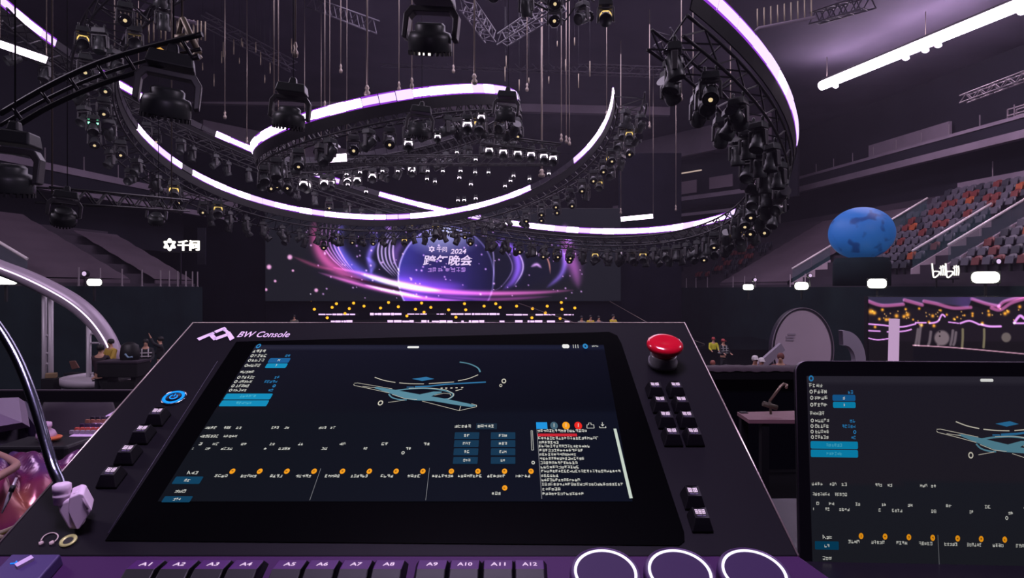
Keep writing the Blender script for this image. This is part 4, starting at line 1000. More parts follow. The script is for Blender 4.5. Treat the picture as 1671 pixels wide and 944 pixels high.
M_SKIN = mat('skin', (200, 150, 125), 0.6); M_HAIRD = mat('hair_black', (24, 20, 22), 0.6); M_TROU = mat('trousers_black', (26, 26, 32), 0.8)
def person(loc, rotz, label, jacket, hair=None, sit=False, lean=0.0, cap=None, arms=(25, 25), stripes=None):
    """standing or seated figure, local x to its right, y forward"""
    r = thing('person', loc, label, 'person'); r.rotation_euler = (0, 0, math.radians(rotz))
    hz = 0.50 if sit else 0.93
    L = lambda x, y, z: (x, y + lean * max(0, z - hz), z)
    J = []; E = []
    def j(p, rad, par=None):
        J.append((p, rad)); i = len(J) - 1
        if par is not None: E.append((par, i))
        return i
    pel = j(L(0, 0, hz), (0.15, 0.11)); che = j(L(0, 0, hz + 0.36), (0.165, 0.11), pel); sh = j(L(0, 0, hz + 0.50), (0.12, 0.085), che); nk = j(L(0, 0.01, hz + 0.58), 0.05, sh)
    hd = j(L(0, 0.02, hz + 0.68), (0.078, 0.095), nk); j(L(0, 0.02, hz + 0.78), (0.07, 0.085), hd); j(L(0, 0.115, hz + 0.67), 0.014, hd)
    Jc = []; Ec = []
    hand = []
    for s, a in ((-1, arms[0]), (1, arms[1])):
        ar = math.radians(a); S = j(L(s * 0.19, 0, hz + 0.47), 0.055, sh); el = j(L(s * 0.25, 0.28 * math.sin(ar), hz + 0.47 - 0.28 * math.cos(ar)), 0.042, S)
        a2 = ar + 0.7; wx = L(s * 0.20, 0.28 * math.sin(ar) + 0.25 * math.sin(a2), hz + 0.47 - 0.28 * math.cos(ar) - 0.25 * math.cos(a2)); w_ = j(wx, 0.028, el)
        d = V((0, math.sin(a2), -math.cos(a2))); pm = V(wx) + d * 0.07; pi_ = j(tuple(pm), (0.034, 0.018), w_)
        for f in range(4): j(tuple(pm + d * (0.07 + 0.012 * (f in (1, 2))) + V((0.02 * (f - 1.5), 0.015, 0.012))), 0.009, pi_)
        j(tuple(pm + V((-s * 0.045, 0.02, -0.02))), 0.011, pi_)
        if sit: kn = j((s * 0.11, 0.42, hz - 0.02), 0.062, pel); an = j((s * 0.11, 0.45, 0.09), 0.042, kn)
        else: kn = j((s * 0.10, 0.02, 0.48), 0.062, pel); an = j((s * 0.10, -0.02, 0.09), 0.042, kn)
        j((s * 0.10, (0.45 if sit else -0.02) + 0.14, 0.045), (0.042, 0.035), an)
    body('body', J, E, M_SKIN, r)
    # jacket: its own skin a little outside the torso and the arms
    K = []; G = []
    def k(p, rad, par=None):
        K.append((p, rad)); i = len(K) - 1
        if par is not None: G.append((par, i))
        return i
    a0 = k(L(0, 0, hz - 0.05), (0.185, 0.145)); a1 = k(L(0, 0, hz + 0.34), (0.195, 0.14), a0); a2 = k(L(0, 0, hz + 0.51), (0.14, 0.105), a1); k(L(0, 0.01, hz + 0.565), 0.068, a2)
    for s, a in ((-1, arms[0]), (1, arms[1])):
        ar = math.radians(a); S = k(L(s * 0.19, 0, hz + 0.475), 0.075, a2); el = k(L(s * 0.25, 0.28 * math.sin(ar), hz + 0.47 - 0.28 * math.cos(ar)), 0.06, S); b2 = ar + 0.7
        k(L(s * 0.20, 0.28 * math.sin(ar) + 0.23 * math.sin(b2), hz + 0.47 - 0.28 * math.cos(ar) - 0.23 * math.cos(b2)), 0.045, el)
    body('jacket', K, G, jacket, r)
    K = []; G = []; a0 = k((0, 0, hz + 0.02), (0.165, 0.125))
    for s in (-1, 1):
        if sit: kn = k((s * 0.11, 0.42, hz - 0.02), 0.078, a0); k((s * 0.11, 0.45, 0.12), 0.06, kn)
        else: kn = k((s * 0.10, 0.02, 0.48), 0.078, a0); k((s * 0.10, -0.02, 0.12), 0.06, kn)
    body('trousers', K, G, M_TROU, r)
    mb = MB(); hc = L(0, 0.0, hz + 0.745)
    mb.lathe([(0.088, -0.05), (0.1, 0.0), (0.092, 0.06), (0.06, 0.1), (0.0, 0.115)], hc, Matrix.Diagonal((0.95, 1.12, 1)), 18)
    if cap: mb.box(V(hc) + V((0, 0.13, 0.0)), (0.15, 0.12, 0.015))
    h = mb.build('cap' if cap else 'hair', cap or hair or M_HAIRD); h.parent = r
    if stripes:
        mb = MB()
        for z in (0.12, 0.24, 0.36): mb.box(L(0, 0, hz + z), (0.43, 0.31, 0.03))
        for s in (-1, 1): mb.box(L(s * 0.1, 0.0, hz + 0.36), (0.03, 0.33, 0.3))
        q = mb.build('reflective_strip', stripes); q.parent = r
    return r
J = lambda n, c: mat('jacket_' + n, c, 0.75)
M_WHITE = mat('white_cloth', (225, 218, 220), 0.7)
def stand(x, ytop, Y, *a, **k):
    """figure whose head top shows at picture height ytop; its feet rest on a small black block if it stands higher than the floor"""
    z = CZ + (CY - ytop) / F * Y; hgt = (0.50 if k.get('sit') else 0.93) + 0.86; fz = z - hgt; fl = k.pop('floor', 0.0); sc = k.pop('scale', 1.0); hgt *= sc; fz = z - hgt
    if fz > fl + 0.02:
        p = at(x, 500, Y); mb = MB(); mb.box((p.x, Y + (0.15 if k.get('sit') else 0), (fz + fl) / 2), (0.7, 1.0, fz - fl)); tag(mb.build('standing_block', M_BLACK), 'dark block carrying the ' + ' '.join(a[1].split()[:9]), 'block')
    else: fz = fl
    o = person((at(x, 500, Y).x, Y, fz), *a, **k); o.scale = (sc,) * 3; return o
p_ = stand(181, 553, 19.5, 155, 'person in yellow jacket sitting at the foot of the silver arch', J('yellow', (190, 156, 60)), sit=True, floor=1.69, scale=0.9)
stand(164, 562, 18.5, 0, 'person in dark maroon coat left of the yellow jacket', J('maroon', (42, 24, 34)))
stand(262, 549, 24, 120, 'person in black with raised arm at the left edge of the console top', J('black', (28, 28, 34)), arms=(120, 30))
stand(238, 553, 22.8, 200, 'person in black striped top beside the black bag, facing away', J('black', (28, 28, 34)), stripes=M_WHITE)
stand(1164, 561, 36, 180, 'person in yellow safety vest far off right of the console', J('vest', (206, 200, 40)), cap=mat('cap_red', (170, 60, 60), 0.6))
stand(1180, 553, 33, 200, 'person in red cap and dark jacket with pale stripes, beside the yellow vest', J('black', (28, 28, 34)), cap=mat('cap_red', (170, 60, 60)), stripes=mat('strip_pale', (190, 190, 190), 0.5))
stand(1160, 587, 24, 180, 'red-haired person bending low just past the console right edge', J('rose', (150, 110, 120)), hair=mat('hair_red', (150, 80, 66), 0.6), sit=True, lean=0.3)
stand(1232, 580, 19, 180, 'person in red jacket and white cap behind the cloth covered table', J('red', (190, 40, 46)), cap=M_WHITE, sit=True)
stand(1242.5, 583.5, 19.8, 175, 'person with white cap right behind the red jacket', J('red2', (170, 50, 60)), cap=M_WHITE, sit=True)
stand(1274, 576, 17.5, 150, 'person in reddish brown hood before the oval disc', J('brown', (130, 68, 62)), hair=mat('hood_brown', (120, 66, 60), 0.7), sit=True)
for x, y, c, lab in ((949, 515, (120, 130, 120), 'stage crew person in pale grey top, leftmost at the stage edge'), (963.5, 514.5, (206, 178, 44), 'stage crew person in yellow, second from left at the stage edge'), (977, 515.5, (80, 76, 80), 'slim dark stage crew person between the two yellow ones'), (1000.5, 513, (206, 184, 48), 'stage crew person in yellow, rightmost at the stage edge'), (480, 516, (96, 96, 84), 'person in grey alone at the left of the stage edge')):
    stand(x, y, 38.5 if x > 600 else 40, 160 + (x % 7) * 8, lab, J('c%d%d' % (c[0], c[2]), c), floor=1.1)
# ---------------------------------------------------------------- the control desk: planes of its faces
class Face:
    """a flat face in the room: origin O, unit axes U (across), D (up the slope), N (outward)"""
    def __init__(s, O, U, D): s.O = V(O); s.U = V(U).normalized(); s.D = V(D).normalized(); s.N = s.U.cross(s.D).normalized()
    def uv(s, x, y):
        d = V(((x - CX) / F, 1.0, (CY - y) / F)); o = V((0, 0, CZ)); t = (s.O - o).dot(s.N) / d.dot(s.N); q = o + d * t - s.O
        return q.dot(s.U), q.dot(s.D)
    def P(s, u, v, n=0.0): return s.O + s.U * u + s.D * v + s.N * n
    def px(s, x, y, n=0.0): u, v = s.uv(x, y); return s.P(u, v, n)
    def R(s): return Matrix((s.U, s.D, s.N)).transposed()
TH = math.atan2(532, F)
PAN = Face((0, 0.672, CZ - 0.226), (1, 0, 0), (0, math.cos(TH), math.sin(TH)))
M_PANEL = mat('panel_anodised', (13, 10, 18), 0.5, 0.1, 0.15)
M_EDGE = mat('panel_edge_highlight', (225, 205, 200), 0.3, 0.8)
M_GLASSB = mat('screen_glass_black', (3, 3, 4), 0.25, 0, 0.06)
M_KEY = mat('keycap_black', (11, 9, 15), 0.45, 0, 0.3)
M_DECK = mat('deck_violet', (62, 27, 76), 0.45, 0.1, 0.3)
M_LEG = glow('legend_lilac', (246, 214, 252), 1.0); M_LEG2 = glow('legend_lilac_dim', (150, 120, 190), 0.6)

TL, TR = PAN.uv(315, 527), PAN.uv(1117, 527); BRu, BLu = PAN.uv(1303, 908), PAN.uv(-20, 908)
vk = BRu[1]
con = thing('lighting_console', PAN.P(0, 0, -0.1), 'big black lighting console with a large touch screen, filling the lower picture', 'console')
con.location = (0, 0.75, CZ - 0.40)
def slab(face, poly, th, name, m, parent, bw=0.0, top=0.0):
    mbp = MB(); mbp.prism([face.P(u, v, top) for u, v in poly][::-1], -face.N * th); o = mbp.build(name, m, parent)
    if bw: bevel(o, bw)
    return o
slab(PAN, [TL, TR, BRu, BLu], 0.035, 'panel', M_PANEL, con, 0.0015)
mb = MB()
for a, b in ((TR, BRu), (TL, BLu)): mb.tube([PAN.P(a[0], a[1], 0.0), PAN.P(b[0], b[1], 0.0)], 0.0011, 6)
mb.tube([PAN.P(TL[0], TL[1]), PAN.P(TR[0], TR[1])], 0.0006, 6)
mb.build('bright_edge', M_EDGE, con)  # chamfer highlight put in as pale metal beads
# body under the panel
mb = MB(); zb = CZ - 0.395
def down(p): return V((p.x, p.y, zb))
a, b, c, d = [PAN.P(u * 0.97, v - 0.0, -0.034) for u, v in (TL, TR, BRu, BLu)]
mb.add([a, b, c, d, down(a), down(b), down(c), down(d)], [(0, 1, 5, 4), (1, 2, 6, 5), (2, 3, 7, 6), (3, 0, 4, 7), (4, 5, 6, 7), (0, 3, 2, 1)]); mb.build('housing', M_BLACK, con)
# front deck
TH2 = math.radians(21)
DK = Face(PAN.P(0, vk, 0.0), (1, 0, 0), (0, math.cos(TH2), math.sin(TH2)))
kl, kr = BLu[0] - 0.012, BRu[0]
slab(DK, [(kl, 0), (kr, 0), (kr + 0.035, -0.055), (kr + 0.06, -0.16), (kl - 0.06, -0.16), (kl - 0.035, -0.055)], 0.03, 'front_deck', M_DECK, con, 0.001)

# ---------------- screen
def pu(x, y): return PAN.uv(x, y)
glass = [pu(x, y) for x, y in ((386, 559), (994, 543), (1007, 549), (1014, 562), (1116, 870), (1117, 885), (1108, 892), (172, 884))]
screen = slab(PAN, glass, 0.004, 'screen', M_GLASSB, con, 0, 0.0012); screen['label'] = 'glossy black touch screen showing a lighting control interface'
UI0, UI1, UI2, UI3 = (418, 565), (985, 565), (1032, 821), (258, 821)
HP = 0.0018
def ui_bg(x, y):
    fx = np.clip((x - 300) / 700, 0, 1); fy = np.clip((y - 565) / 255, 0, 1)
    I = np.stack([25 - 20 * fx ** 0.7 - 6 * fy, 24 - 17 * fx ** 0.7 - 4 * fy, 36 - 12 * fx - 14 * fy], -1)
    low = np.clip((y - 692) / 4, 0, 1)[..., None]; I = I * (1 - low) + low * np.stack([15 - 7 * fx, 18 - 5 * fx, 25 + 3 * fx], -1)
    band = np.exp(-((y - 569) / 4.2) ** 4)[..., None]; return I * (1 - band) + band * np.stack([44 - 26 * fx, 42 - 18 * fx, 58 - 10 * fx], -1)
def scr_quad(face, c4, name, m, parent, fn, nx=60, ny=40, n=HP):
    """screen picture on a four-cornered active area; fn is given the drawing coordinates"""
    (x0, y0), (x1, y1), (x2, y2), (x3, y3) = c4
    U_ = [face.uv(*q) for q in c4]; vs = []; col = []
    A = np.zeros((ny + 1, nx + 1, 2)); 
    for j in range(ny + 1):
        for i in range(nx + 1):
            a, b = i / nx, j / ny
            u = (U_[0][0] * (1 - a) + U_[1][0] * a) * (1 - b) + (U_[3][0] * (1 - a) + U_[2][0] * a) * b
            v = (U_[0][1] * (1 - a) + U_[1][1] * a) * (1 - b) + (U_[3][1] * (1 - a) + U_[2][1] * a) * b
            vs.append(face.P(u, v, n)); A[j, i] = (x0 * (1 - a) + x1 * a) * (1 - b) + (x3 * (1 - a) + x2 * a) * b, (y0 * (1 - a) + y1 * a) * (1 - b) + (y3 * (1 - a) + y2 * a) * b
    fs = [(j * (nx + 1) + i, (j + 1) * (nx + 1) + i, (j + 1) * (nx + 1) + i + 1, j * (nx + 1) + i + 1) for j in range(ny) for i in range(nx)]
    mbq = MB(); mbq.add(vs, fs); o = mbq.build(name, m, parent); img = np.clip(fn(A[..., 0], A[..., 1]), 0, 255) / 255.0
    img = np.where(img <= 0.04045, img / 12.92, ((img + 0.055) / 1.055) ** 2.4); rgba = np.ones(((nx + 1) * (ny + 1), 4), np.float32); rgba[:, :3] = img.reshape(-1, 3)
    o.data.color_attributes.new('picture', 'FLOAT_COLOR', 'POINT').data.foreach_set('color', rgba.ravel()); return o
scr_quad(PAN, (UI0, UI1, UI2, UI3), 'display', glow_attr('console_picture', 1.0), screen, ui_bg)

class Pen:
    """draws interface pieces on a face. Pieces are given about their middle, with size in drawing units"""
    def __init__(s, face, parent, tf=None, n=0.0024): s.f = face; s.par = parent; s.tf = tf or (lambda x, y: (x, y)); s.n = n
    def loc(s, x, y):
        u, v = s.f.uv(*s.tf(x, y)); u2, v2 = s.f.uv(*s.tf(x + 1, y)); u3, v3 = s.f.uv(*s.tf(x, y + 1))
        return u, v, u2 - u, v - v3
    def frame(s, x, y, dn=0.0):
        u, v, ku, kv = s.loc(x, y); return lambda a, b: s.f.P(u + (a - x) * ku, v - (b - y) * kv, s.n + dn)
    def rect(s, mbx, x, y, w, h, dn=0.0):
        p = s.frame(x, y, dn); quad(mbx, p, x - w / 2, y - h / 2, x + w / 2, y + h / 2)
    def rrect(s, mbx, x, y, w, h, r, dn=0.0):
        p = s.frame(x, y, dn); pts = []
        for cx, cy, a0 in ((x + w / 2 - r, y - h / 2 + r, -90), (x + w / 2 - r, y + h / 2 - r, 0), (x - w / 2 + r, y + h / 2 - r, 90), (x - w / 2 + r, y - h / 2 + r, 180)):
            for k in range(4): a = math.radians(a0 + 30 * k); pts.append(p(cx + r * math.cos(a), cy + r * math.sin(a)))
        mbx.add(pts[::-1], [tuple(range(len(pts)))])
    def text(s, mbx, x, y, w, h, dn=0.0004): scribble(x, y, w, h, s.frame(x, y, dn), mbx)
    def disc(s, mbx, x, y, r, inner=0.0, dn=0.0):
        p = s.frame(x, y, dn); n = 20; o = [p(x + r * math.cos(-2 * math.pi * k / n), y + r * math.sin(-2 * math.pi * k / n)) for k in range(n)]
        if inner:
            q = [p(x + r * inner * math.cos(-2 * math.pi * k / n), y + r * inner * math.sin(-2 * math.pi * k / n)) for k in range(n)]
            mbx.add(o + q, [(k, (k + 1) % n, (k + 1) % n + n, k + n) for k in range(n)])
        else: mbx.add(o, [tuple(range(n))])
    def line(s, mbx, pts, w, dn=0.0003):
        P = [s.f.uv(*s.tf(*q)) for q in pts]
        for (a, b), (c, d) in zip(P, P[1:]):
            L = math.hypot(c - a, d - b) or 1e-9; k = w * s.loc(*pts[0])[2] / 2; nx, ny = -(d - b) / L * k, (c - a) / L * k
            mbx.add([s.f.P(a + nx, b + ny, s.n + dn), s.f.P(a - nx, b - ny, s.n + dn), s.f.P(c - nx, d - ny, s.n + dn), s.f.P(c + nx, d + ny, s.n + dn)], [(0, 1, 2, 3)])
    def poly(s, mbx, pts, dn=0.0): mbx.add([s.f.P(*s.f.uv(*s.tf(*q)), s.n + dn) for q in pts], [tuple(range(len(pts)))])
    def build(s, mbx, name, m): return mbx.build(name, m, s.par) if mbx.f else None

def interface(pen, k=1.0, xmax=9999, pre=''):
    """the whole control interface; k scales its brightness, xmax cuts what runs off"""
    g = lambda n, c, e=1.0: glow(pre + n, c, e * k)
    T = g('ui_text', (212, 212, 204)); TB_ = g('ui_text_blue', (40, 130, 190)); BR = g('ui_button_bright', (10, 138, 184)); BD = g('ui_button_blue', (22, 92, 148)); TE = g('ui_tile_teal', (8, 50, 76)); OR = g('ui_badge_orange', (246, 158, 22)); DK_ = g('ui_mark_dark', (60, 30, 6))
    txt = MB(); blue = MB()
    def t(x, y, w, h=4.6):
        if x < xmax: q = MB(); pen.text(q, x, y, w, h); pen.build(q, 'text_label', T)
    def ring(x, y, r=2.6):
        if x < xmax: pen.disc(txt, x, y, r, 0.55, 0.0004)
    pen.disc(blue, 422.4, 567.8, 3.6, 0.5, 0.0004)
    for x, y, w in ((424, 576, 21), (426, 583.6, 21), (422, 591, 20), (416, 599.5, 21), (404, 610, 23), (406, 619, 22), (401, 626, 22), (397, 633, 22), (392, 640, 22)): t(x, y, w)
    for x, y in ((412, 583.6), (408, 591), (402.5, 599.5), (390.5, 619), (385.5, 626), (381, 633), (377, 640)): ring(x, y, 2.4)
    for x, y, w in ((470, 584, 8), (453, 619, 9), (443, 626, 21), (442.5, 640, 8)): pen.text(blue, x, y, w, 4.2)
    pen.disc(blue, 448, 633, 2.4, 0.5, 0.0004)
    for x, y, w, h, m, q in ((456, 591, 34, 7.6, BD, 4), (451.5, 599.5, 34, 7.4, BR, 2), (405.5, 650, 76, 9.6, BR, 26), (399, 661, 77, 9.8, BR, 26)):
        b = MB(); pen.rrect(b, x, y, w, h, 1.8); o = pen.build(b, 'menu_button', m)
        b = MB(); pen.text(b, x, y, q, 4, 0.0005)
        pen.build(b, 'button_caption', g('ui_caption_teal', (78, 178, 205)) if q > 5 else T)
    for x, y, w in ((345, 701.5, 19), (372, 701.5, 12), (391, 701.5, 10), (450, 701.5, 12), (469, 701.5, 9), (527, 701.5, 13), (544, 701.5, 9), (342.6, 715.3, 30), (377, 715.3, 22), (328.6, 728, 6), (353, 728, 10), (399, 728, 9), (445.5, 728, 9), (491.7, 728, 9), (560, 728, 11), (628.5, 728, 11), (697, 728, 11), (316, 735.6, 2), (340.6, 735.6, 8), (371, 735.6, 19), (434, 735.6, 5), (465, 735.6, 19), (530, 735.6, 10), (597, 735.6, 7), (667, 735.6, 9)): t(x, y, w, 4.4)
    ring(658, 742.5, 2.6)
    for x, y, w, q in ((307, 787, 45, 10), (290, 818, 46, 12)):
        b = MB(); pen.rrect(b, x, y, w, 10 if y > 800 else 12, 1.5); pen.build(b, 'layer_tile', g('ui_layer_teal', (4, 62, 92))); t(x, y + 0.5, q, 4.6)
    p = pen.frame(309, 775, 0.0004)
    for a, b in (((306, 777.5), (309, 772)), ((309, 772), (311, 777.5)), ((307, 775.7), (310.5, 775.7))): pen.line(txt, (a, b), 0.9)
    t(319, 775.3, 11, 5); t(296, 805.3, 18, 5.2)
    bx = [(380, 424.5), (424.5, 424.5), (468.7, 0), (513, 0), (559.3, 0), (603, 0), (646.7, 0), (690.3, 0), (736.7, 0), (780, 0), (823.4, 0), (866.5, 0)]
    lab = [(362, 22), (407, 26), (451.6, 21), (496.4, 26), (543.4, 25), (587, 28), (632, 21), (676, 22), (723, 35), (767, 40), (810, 30), (853.6, 24)]
    for (x, _), (lx, w) in zip(bx, lab):
        if x > xmax: continue
        b = MB(); pen.disc(b, x, 772.3, 4.3); pen.build(b, 'status_badge', OR); b = MB(); pen.text(b, x, 772.3, 4, 3, 0.0004); pen.build(b, 'badge_mark', DK_); t(lx, 780.5, w, 4.8)
    if xmax > 900: b = MB(); pen.disc(b, 823.7, 799.5, 4.3); pen.build(b, 'status_badge', OR); b = MB(); pen.text(b, 823.7, 799.5, 4, 3, 0.0004); pen.build(b, 'badge_mark', DK_); t(810, 809, 15, 5)
    dv = MB()
    for q in (((524, 768), (506, 820)), ((701, 767), (695, 820))):
        if q[0][0] < xmax: pen.line(dv, q, 0.7)
    pen.build(dv, 'divider', g('ui_divider', (130, 130, 135)))
    pill = MB(); pen.rrect(pill, 674.5, 569.5, 19, 3.4, 1.6, 0.0003); pen.build(pill, 'title_pill', g('ui_white', (235, 235, 232)))
    # the wire drawing of the hall
    w0 = lambda pts: [(560 + x / 5.968, 580 + y / 5.968) for x, y in pts]
    fillm = g('ui_drawing_fill', (86, 134, 152)); lnm = g('ui_drawing_line', (206, 200, 184)); blm = g('ui_drawing_blue', (44, 112, 158)); f1 = MB(); l1 = MB(); b1 = MB()
    pen.poly(f1, w0([(290, 330), (330, 325), (480, 348), (760, 400), (1000, 440), (1260, 495), (1300, 505), (1250, 522), (1100, 500), (880, 462), (720, 455), (600, 435), (450, 385)])[::-1])
    pen.poly(f1, w0([(600, 440), (760, 395), (880, 370), (960, 370), (960, 380), (900, 400), (800, 440), (700, 455)])[::-1], 0.0001)
    for pts, w in (([(445, 395), (480, 430), (560, 450), (620, 452)], 2.6), ([(500, 362), (640, 345), (800, 338), (960, 355), (1060, 385), (1070, 410), (1030, 440), (960, 445)], 3.2), ([(1135, 82), (1230, 100), (1310, 138), (1335, 180)], 2.6)): pen.line(f1, w0(smooth(pts, 5)), w, 0.0002)
    pen.line(b1, w0([(700, 325), (850, 318), (1000, 300), (1390, 278)]), 3.4); pen.line(b1, w0([(620, 328), (690, 328)]), 2.0); pen.poly(b1, w0([(672, 245), (810, 226), (888, 246), (770, 266)])[::-1])
    for pts in ([(310, 232), (400, 262), (510, 282)], [(548, 286), (650, 294), (788, 296)], [(835, 294), (1080, 277)], [(1118, 266), (1220, 245), (1315, 207)]): pen.line(l1, w0(smooth(pts, 4)), 1.6)
    for pts in ([(110, 290), (145, 288), (480, 345)], [(105, 300), (110, 312), (300, 352), (450, 385)], [(190, 322), (320, 335)], [(770, 465), (1130, 558), (1300, 520), (1300, 505), (1250, 490)], [(1145, 512), (1133, 555)], [(440, 478), (600, 455)], [(480, 400), (600, 440), (720, 450)], [(890, 408), (980, 388), (1040, 392), (1050, 410)], [(640, 340), (820, 336), (1000, 352), (1078, 392), (1075, 415), (1020, 446)]): pen.line(l1, w0(pts), 0.9, 0.0004)
    for x, y in ((960, 338), (1005, 337), (1055, 336), (1105, 334), (1160, 332)): pen.rect(l1, 560 + x / 5.968, 580 + y / 5.968, 3.4, 1.6, 0.0003)
    pen.line(l1, w0([(1095, 364), (1160, 345)]), 1.6)
    for x, y, r in ((365, 482, 4.2), (1565, 268, 3.8), (1535, 312, 2.4)): pen.disc(l1, 560 + x / 5.968, 580 + y / 5.968, r, 0.6, 0.0003)
    if xmax < 800: l1.f = l1.f; 
    pen.build(f1, 'drawing_fill', fillm); pen.build(b1, 'drawing_accent', blm); pen.build(l1, 'drawing_line', lnm)
    if xmax > 900:
        for cx, ws in ((762, (10, 13, 9, 12)), (821, (14, 14, 12, 8))):
            for y, w in zip((714, 727, 740.5, 754.5), ws):
                b = MB(); pen.rrect(b, cx - (y - 714) * 0.06 * (cx < 800), y, 40, 11.2, 1); pen.build(b, 'grid_button', TE); t(cx, y + 0.3, w, 4.4)
        b = MB(); pen.rect(b, 794, 698.7, 34, 10); pen.build(b, 'tab', g('ui_tab', (16, 38, 54))); t(755.8, 698.9, 27, 5); t(793, 698.9, 28, 5)
        pen.line(txt, [(866.4, 706), (868.8, 706), (870.6, 738), (867.6, 738), (866.4, 706)], 0.7); ring(870, 758.6, 2.8)
        for x, y, w, h, n_, c in ((884, 697.6, 18, 11, 'log_filter_all', (24, 146, 220)),): b = MB(); pen.rect(b, x, y, w, h); pen.build(b, n_, g('ui_sky', c))
        for x, c in ((904, (64, 96, 112)), (923.5, (248, 160, 20)), (943.4, (236, 36, 24))):
            b = MB(); pen.disc(b, x, 697.6, 6.2); pen.build(b, 'log_filter', g('ui_filter_%d' % c[0], c)); pen.line(txt, [(x, 694.6), (x, 700.6)], 1.0, 0.0006)
        pen.line(txt, [(957.6, 702), (957.6, 696.5), (960.3, 696.5), (960.3, 693.5), (964.3, 693.5), (964.3, 696.5), (968.8, 696.5), (969.4, 702), (957.6, 702)], 0.9)
        pen.line(txt, [(978, 699), (978.6, 701.5), (988.6, 701.5), (988, 699)], 1.0); pen.line(txt, [(982.6, 692.5), (983, 698.5)], 1.0); pen.line(txt, [(980.8, 696), (983, 698.7), (985.4, 696)], 1.0)
        lines = [(706.5, 877, 958), (718.6, 878, 977), (725.6, 879, 912), (731.8, 879, 963), (738.5, 880, 952), (745.2, 880, 941), (752, 881, 954), (759, 881.5, 943), (766, 882, 945), (772.6, 883, 1013), (780, 883, 912), (787, 883.5, 947), (794, 884, 1017), (802, 885, 915), (809.6, 885, 953)]
        lg = MB()
        for y, a, b in lines: pen.text(lg, (a + b) / 2, y, b - a, 4.6)
        pen.build(lg, 'log_text', T)
        rd = MB(); pen.rect(rd, 909.5, 713, 64, 4.6); pen.build(rd, 'log_warning', g('ui_warning', (196, 30, 44)))
        pen.line(dv := MB(), [(876, 704), (884, 818)], 0.8); pen.build(dv, 'divider', g('ui_divider', (130, 130, 135)))
        sb = MB(); pen.poly(sb, [(1000.8, 703), (1005.4, 703), (1032.2, 816.8), (1027, 817.2)][::-1], 0.0004); pen.build(sb, 'scroll_bar', g('ui_scroll', (198, 210, 198)))
        wp = MB(); pen.disc(wp, 920.5, 568, 3.4, 0, 0.0003); pen.disc(wp, 925.5, 568, 3.4, 0, 0.0003); pen.rect(wp, 923, 568, 6, 6.4, 0.0003); pen.build(wp, 'profile_pill', g('ui_white', (235, 235, 232)))
        for x in (935.5, 939.2, 943): pen.line(txt, [(x - 0.3, 565.2), (x + 0.3, 571)], 0.9)
        pen.disc(blue, 955, 568, 4.2, 0.35, 0.0004); t(971, 568, 11, 2.4)
    pen.build(txt, 'interface_mark', T); pen.build(blue, 'interface_value', TB_)
interface(Pen(PAN, screen))

# ---------------- logo and lettering on the panel
lg = MB()
def plate(mbx, pts, n0=0.0003, th=0.0006): mbx.prism([PAN.px(x, y, n0 + th) for x, y in pts][::-1], -PAN.N * th)
lp = lambda pts: [(300 + x / 3.979, 510 + y / 3.979) for x, y in pts]
for q in (lp([(85, 172), (190, 130), (203, 140), (100, 187)]), lp([(160, 150), (185, 133), (215, 170), (195, 186)]), lp([(192, 170), (280, 140), (296, 152), (210, 184)]), lp([(196, 126), (266, 98), (278, 110), (210, 138)]), lp([(262, 100), (282, 118), (300, 132), (268, 130), (250, 118)]), lp([(270, 132), (300, 128), (330, 170), (300, 187)])): plate(lg, q)
lg.build('logo_mark', mat('logo_lilac', (245, 222, 246), 0.6), con)
def flat_text(face, body, x, y, wpx, hpx, name, m, parent, shear=0.0, bold=0.0, n=0.0005):
    vs, fs = text_mesh(body, 1.0, 0.0, shear, bold); x0 = min(v.x for v in vs); x1 = max(v.x for v in vs); y0 = min(v.y for v in vs); y1 = max(v.y for v in vs)
    u, v = face.uv(x, y); ua, _ = face.uv(x - wpx / 2, y); ub, _ = face.uv(x + wpx / 2, y); _, va = face.uv(x, y + hpx / 2); _, vb = face.uv(x, y - hpx / 2)
    mbt = MB(); mbt.add([face.P(ua + (q.x - x0) / (x1 - x0) * (ub - ua), va + (q.y - y0) / (y1 - y0) * (vb - va), n) for q in vs], fs); return mbt.build(name, m, parent)
flat_text(PAN, 'BW Console', 431.5, 546.5, 84, 9.5, 'lettering', mat('logo_lilac', (214, 184, 216)), con, 0.12, 0.012)

# ---------------- emergency button, power button
M_RED = mat('button_red', (206, 18, 44), 0.18, 0, 0.6, coat=0.5)
R_ = PAN.R()
eb = PAN.px(1081, 594)
mb = MB(); mb.lathe([(0.0205, 0), (0.0205, 0.006), (0.0185, 0.008), (0.0185, 0.016), (0.017, 0.017)], eb, R_, 40); em = mb.build('emergency_button', mat('collar_silver', (196, 192, 200), 0.3, 0.2), con); em['label'] = 'red mushroom button on a chrome collar'
mb = MB(); mb.lathe([(0.015, 0.014), (0.017, 0.020), (0.0245, 0.0275), (0.0255, 0.031), (0.0245, 0.0345), (0.021, 0.037), (0.016, 0.0385), (0.008, 0.0375), (0.0, 0.037)], eb, R_, 44); mb.build('mushroom_cap', M_RED, em)
pb = PAN.px(284, 650.5)
mb = MB(); mb.lathe([(0.0155, 0), (0.0155, 0.0018), (0.0142, 0.0022), (0.0142, 0.0016), (0.0, 0.0016)], pb, R_, 40); pw = mb.build('power_button', M_CHROME, con); pw['label'] = 'round power button with glowing blue ring'
M_BLUE = glow('power_blue', (22, 150, 255), 1.2)
mb = MB(); mb.lathe([(0.0134, 0.0020), (0.0134, 0.0024), (0.0100, 0.0024), (0.0100, 0.0020)], pb, R_, 40); mb.build('light_ring', M_BLUE, pw)
mb = MB(); mb.lathe([(0.0099, 0.0022), (0.0, 0.0023)], pb, R_, 30); mb.build('button_face', mat('power_face', (14, 22, 52), 0.4), pw)
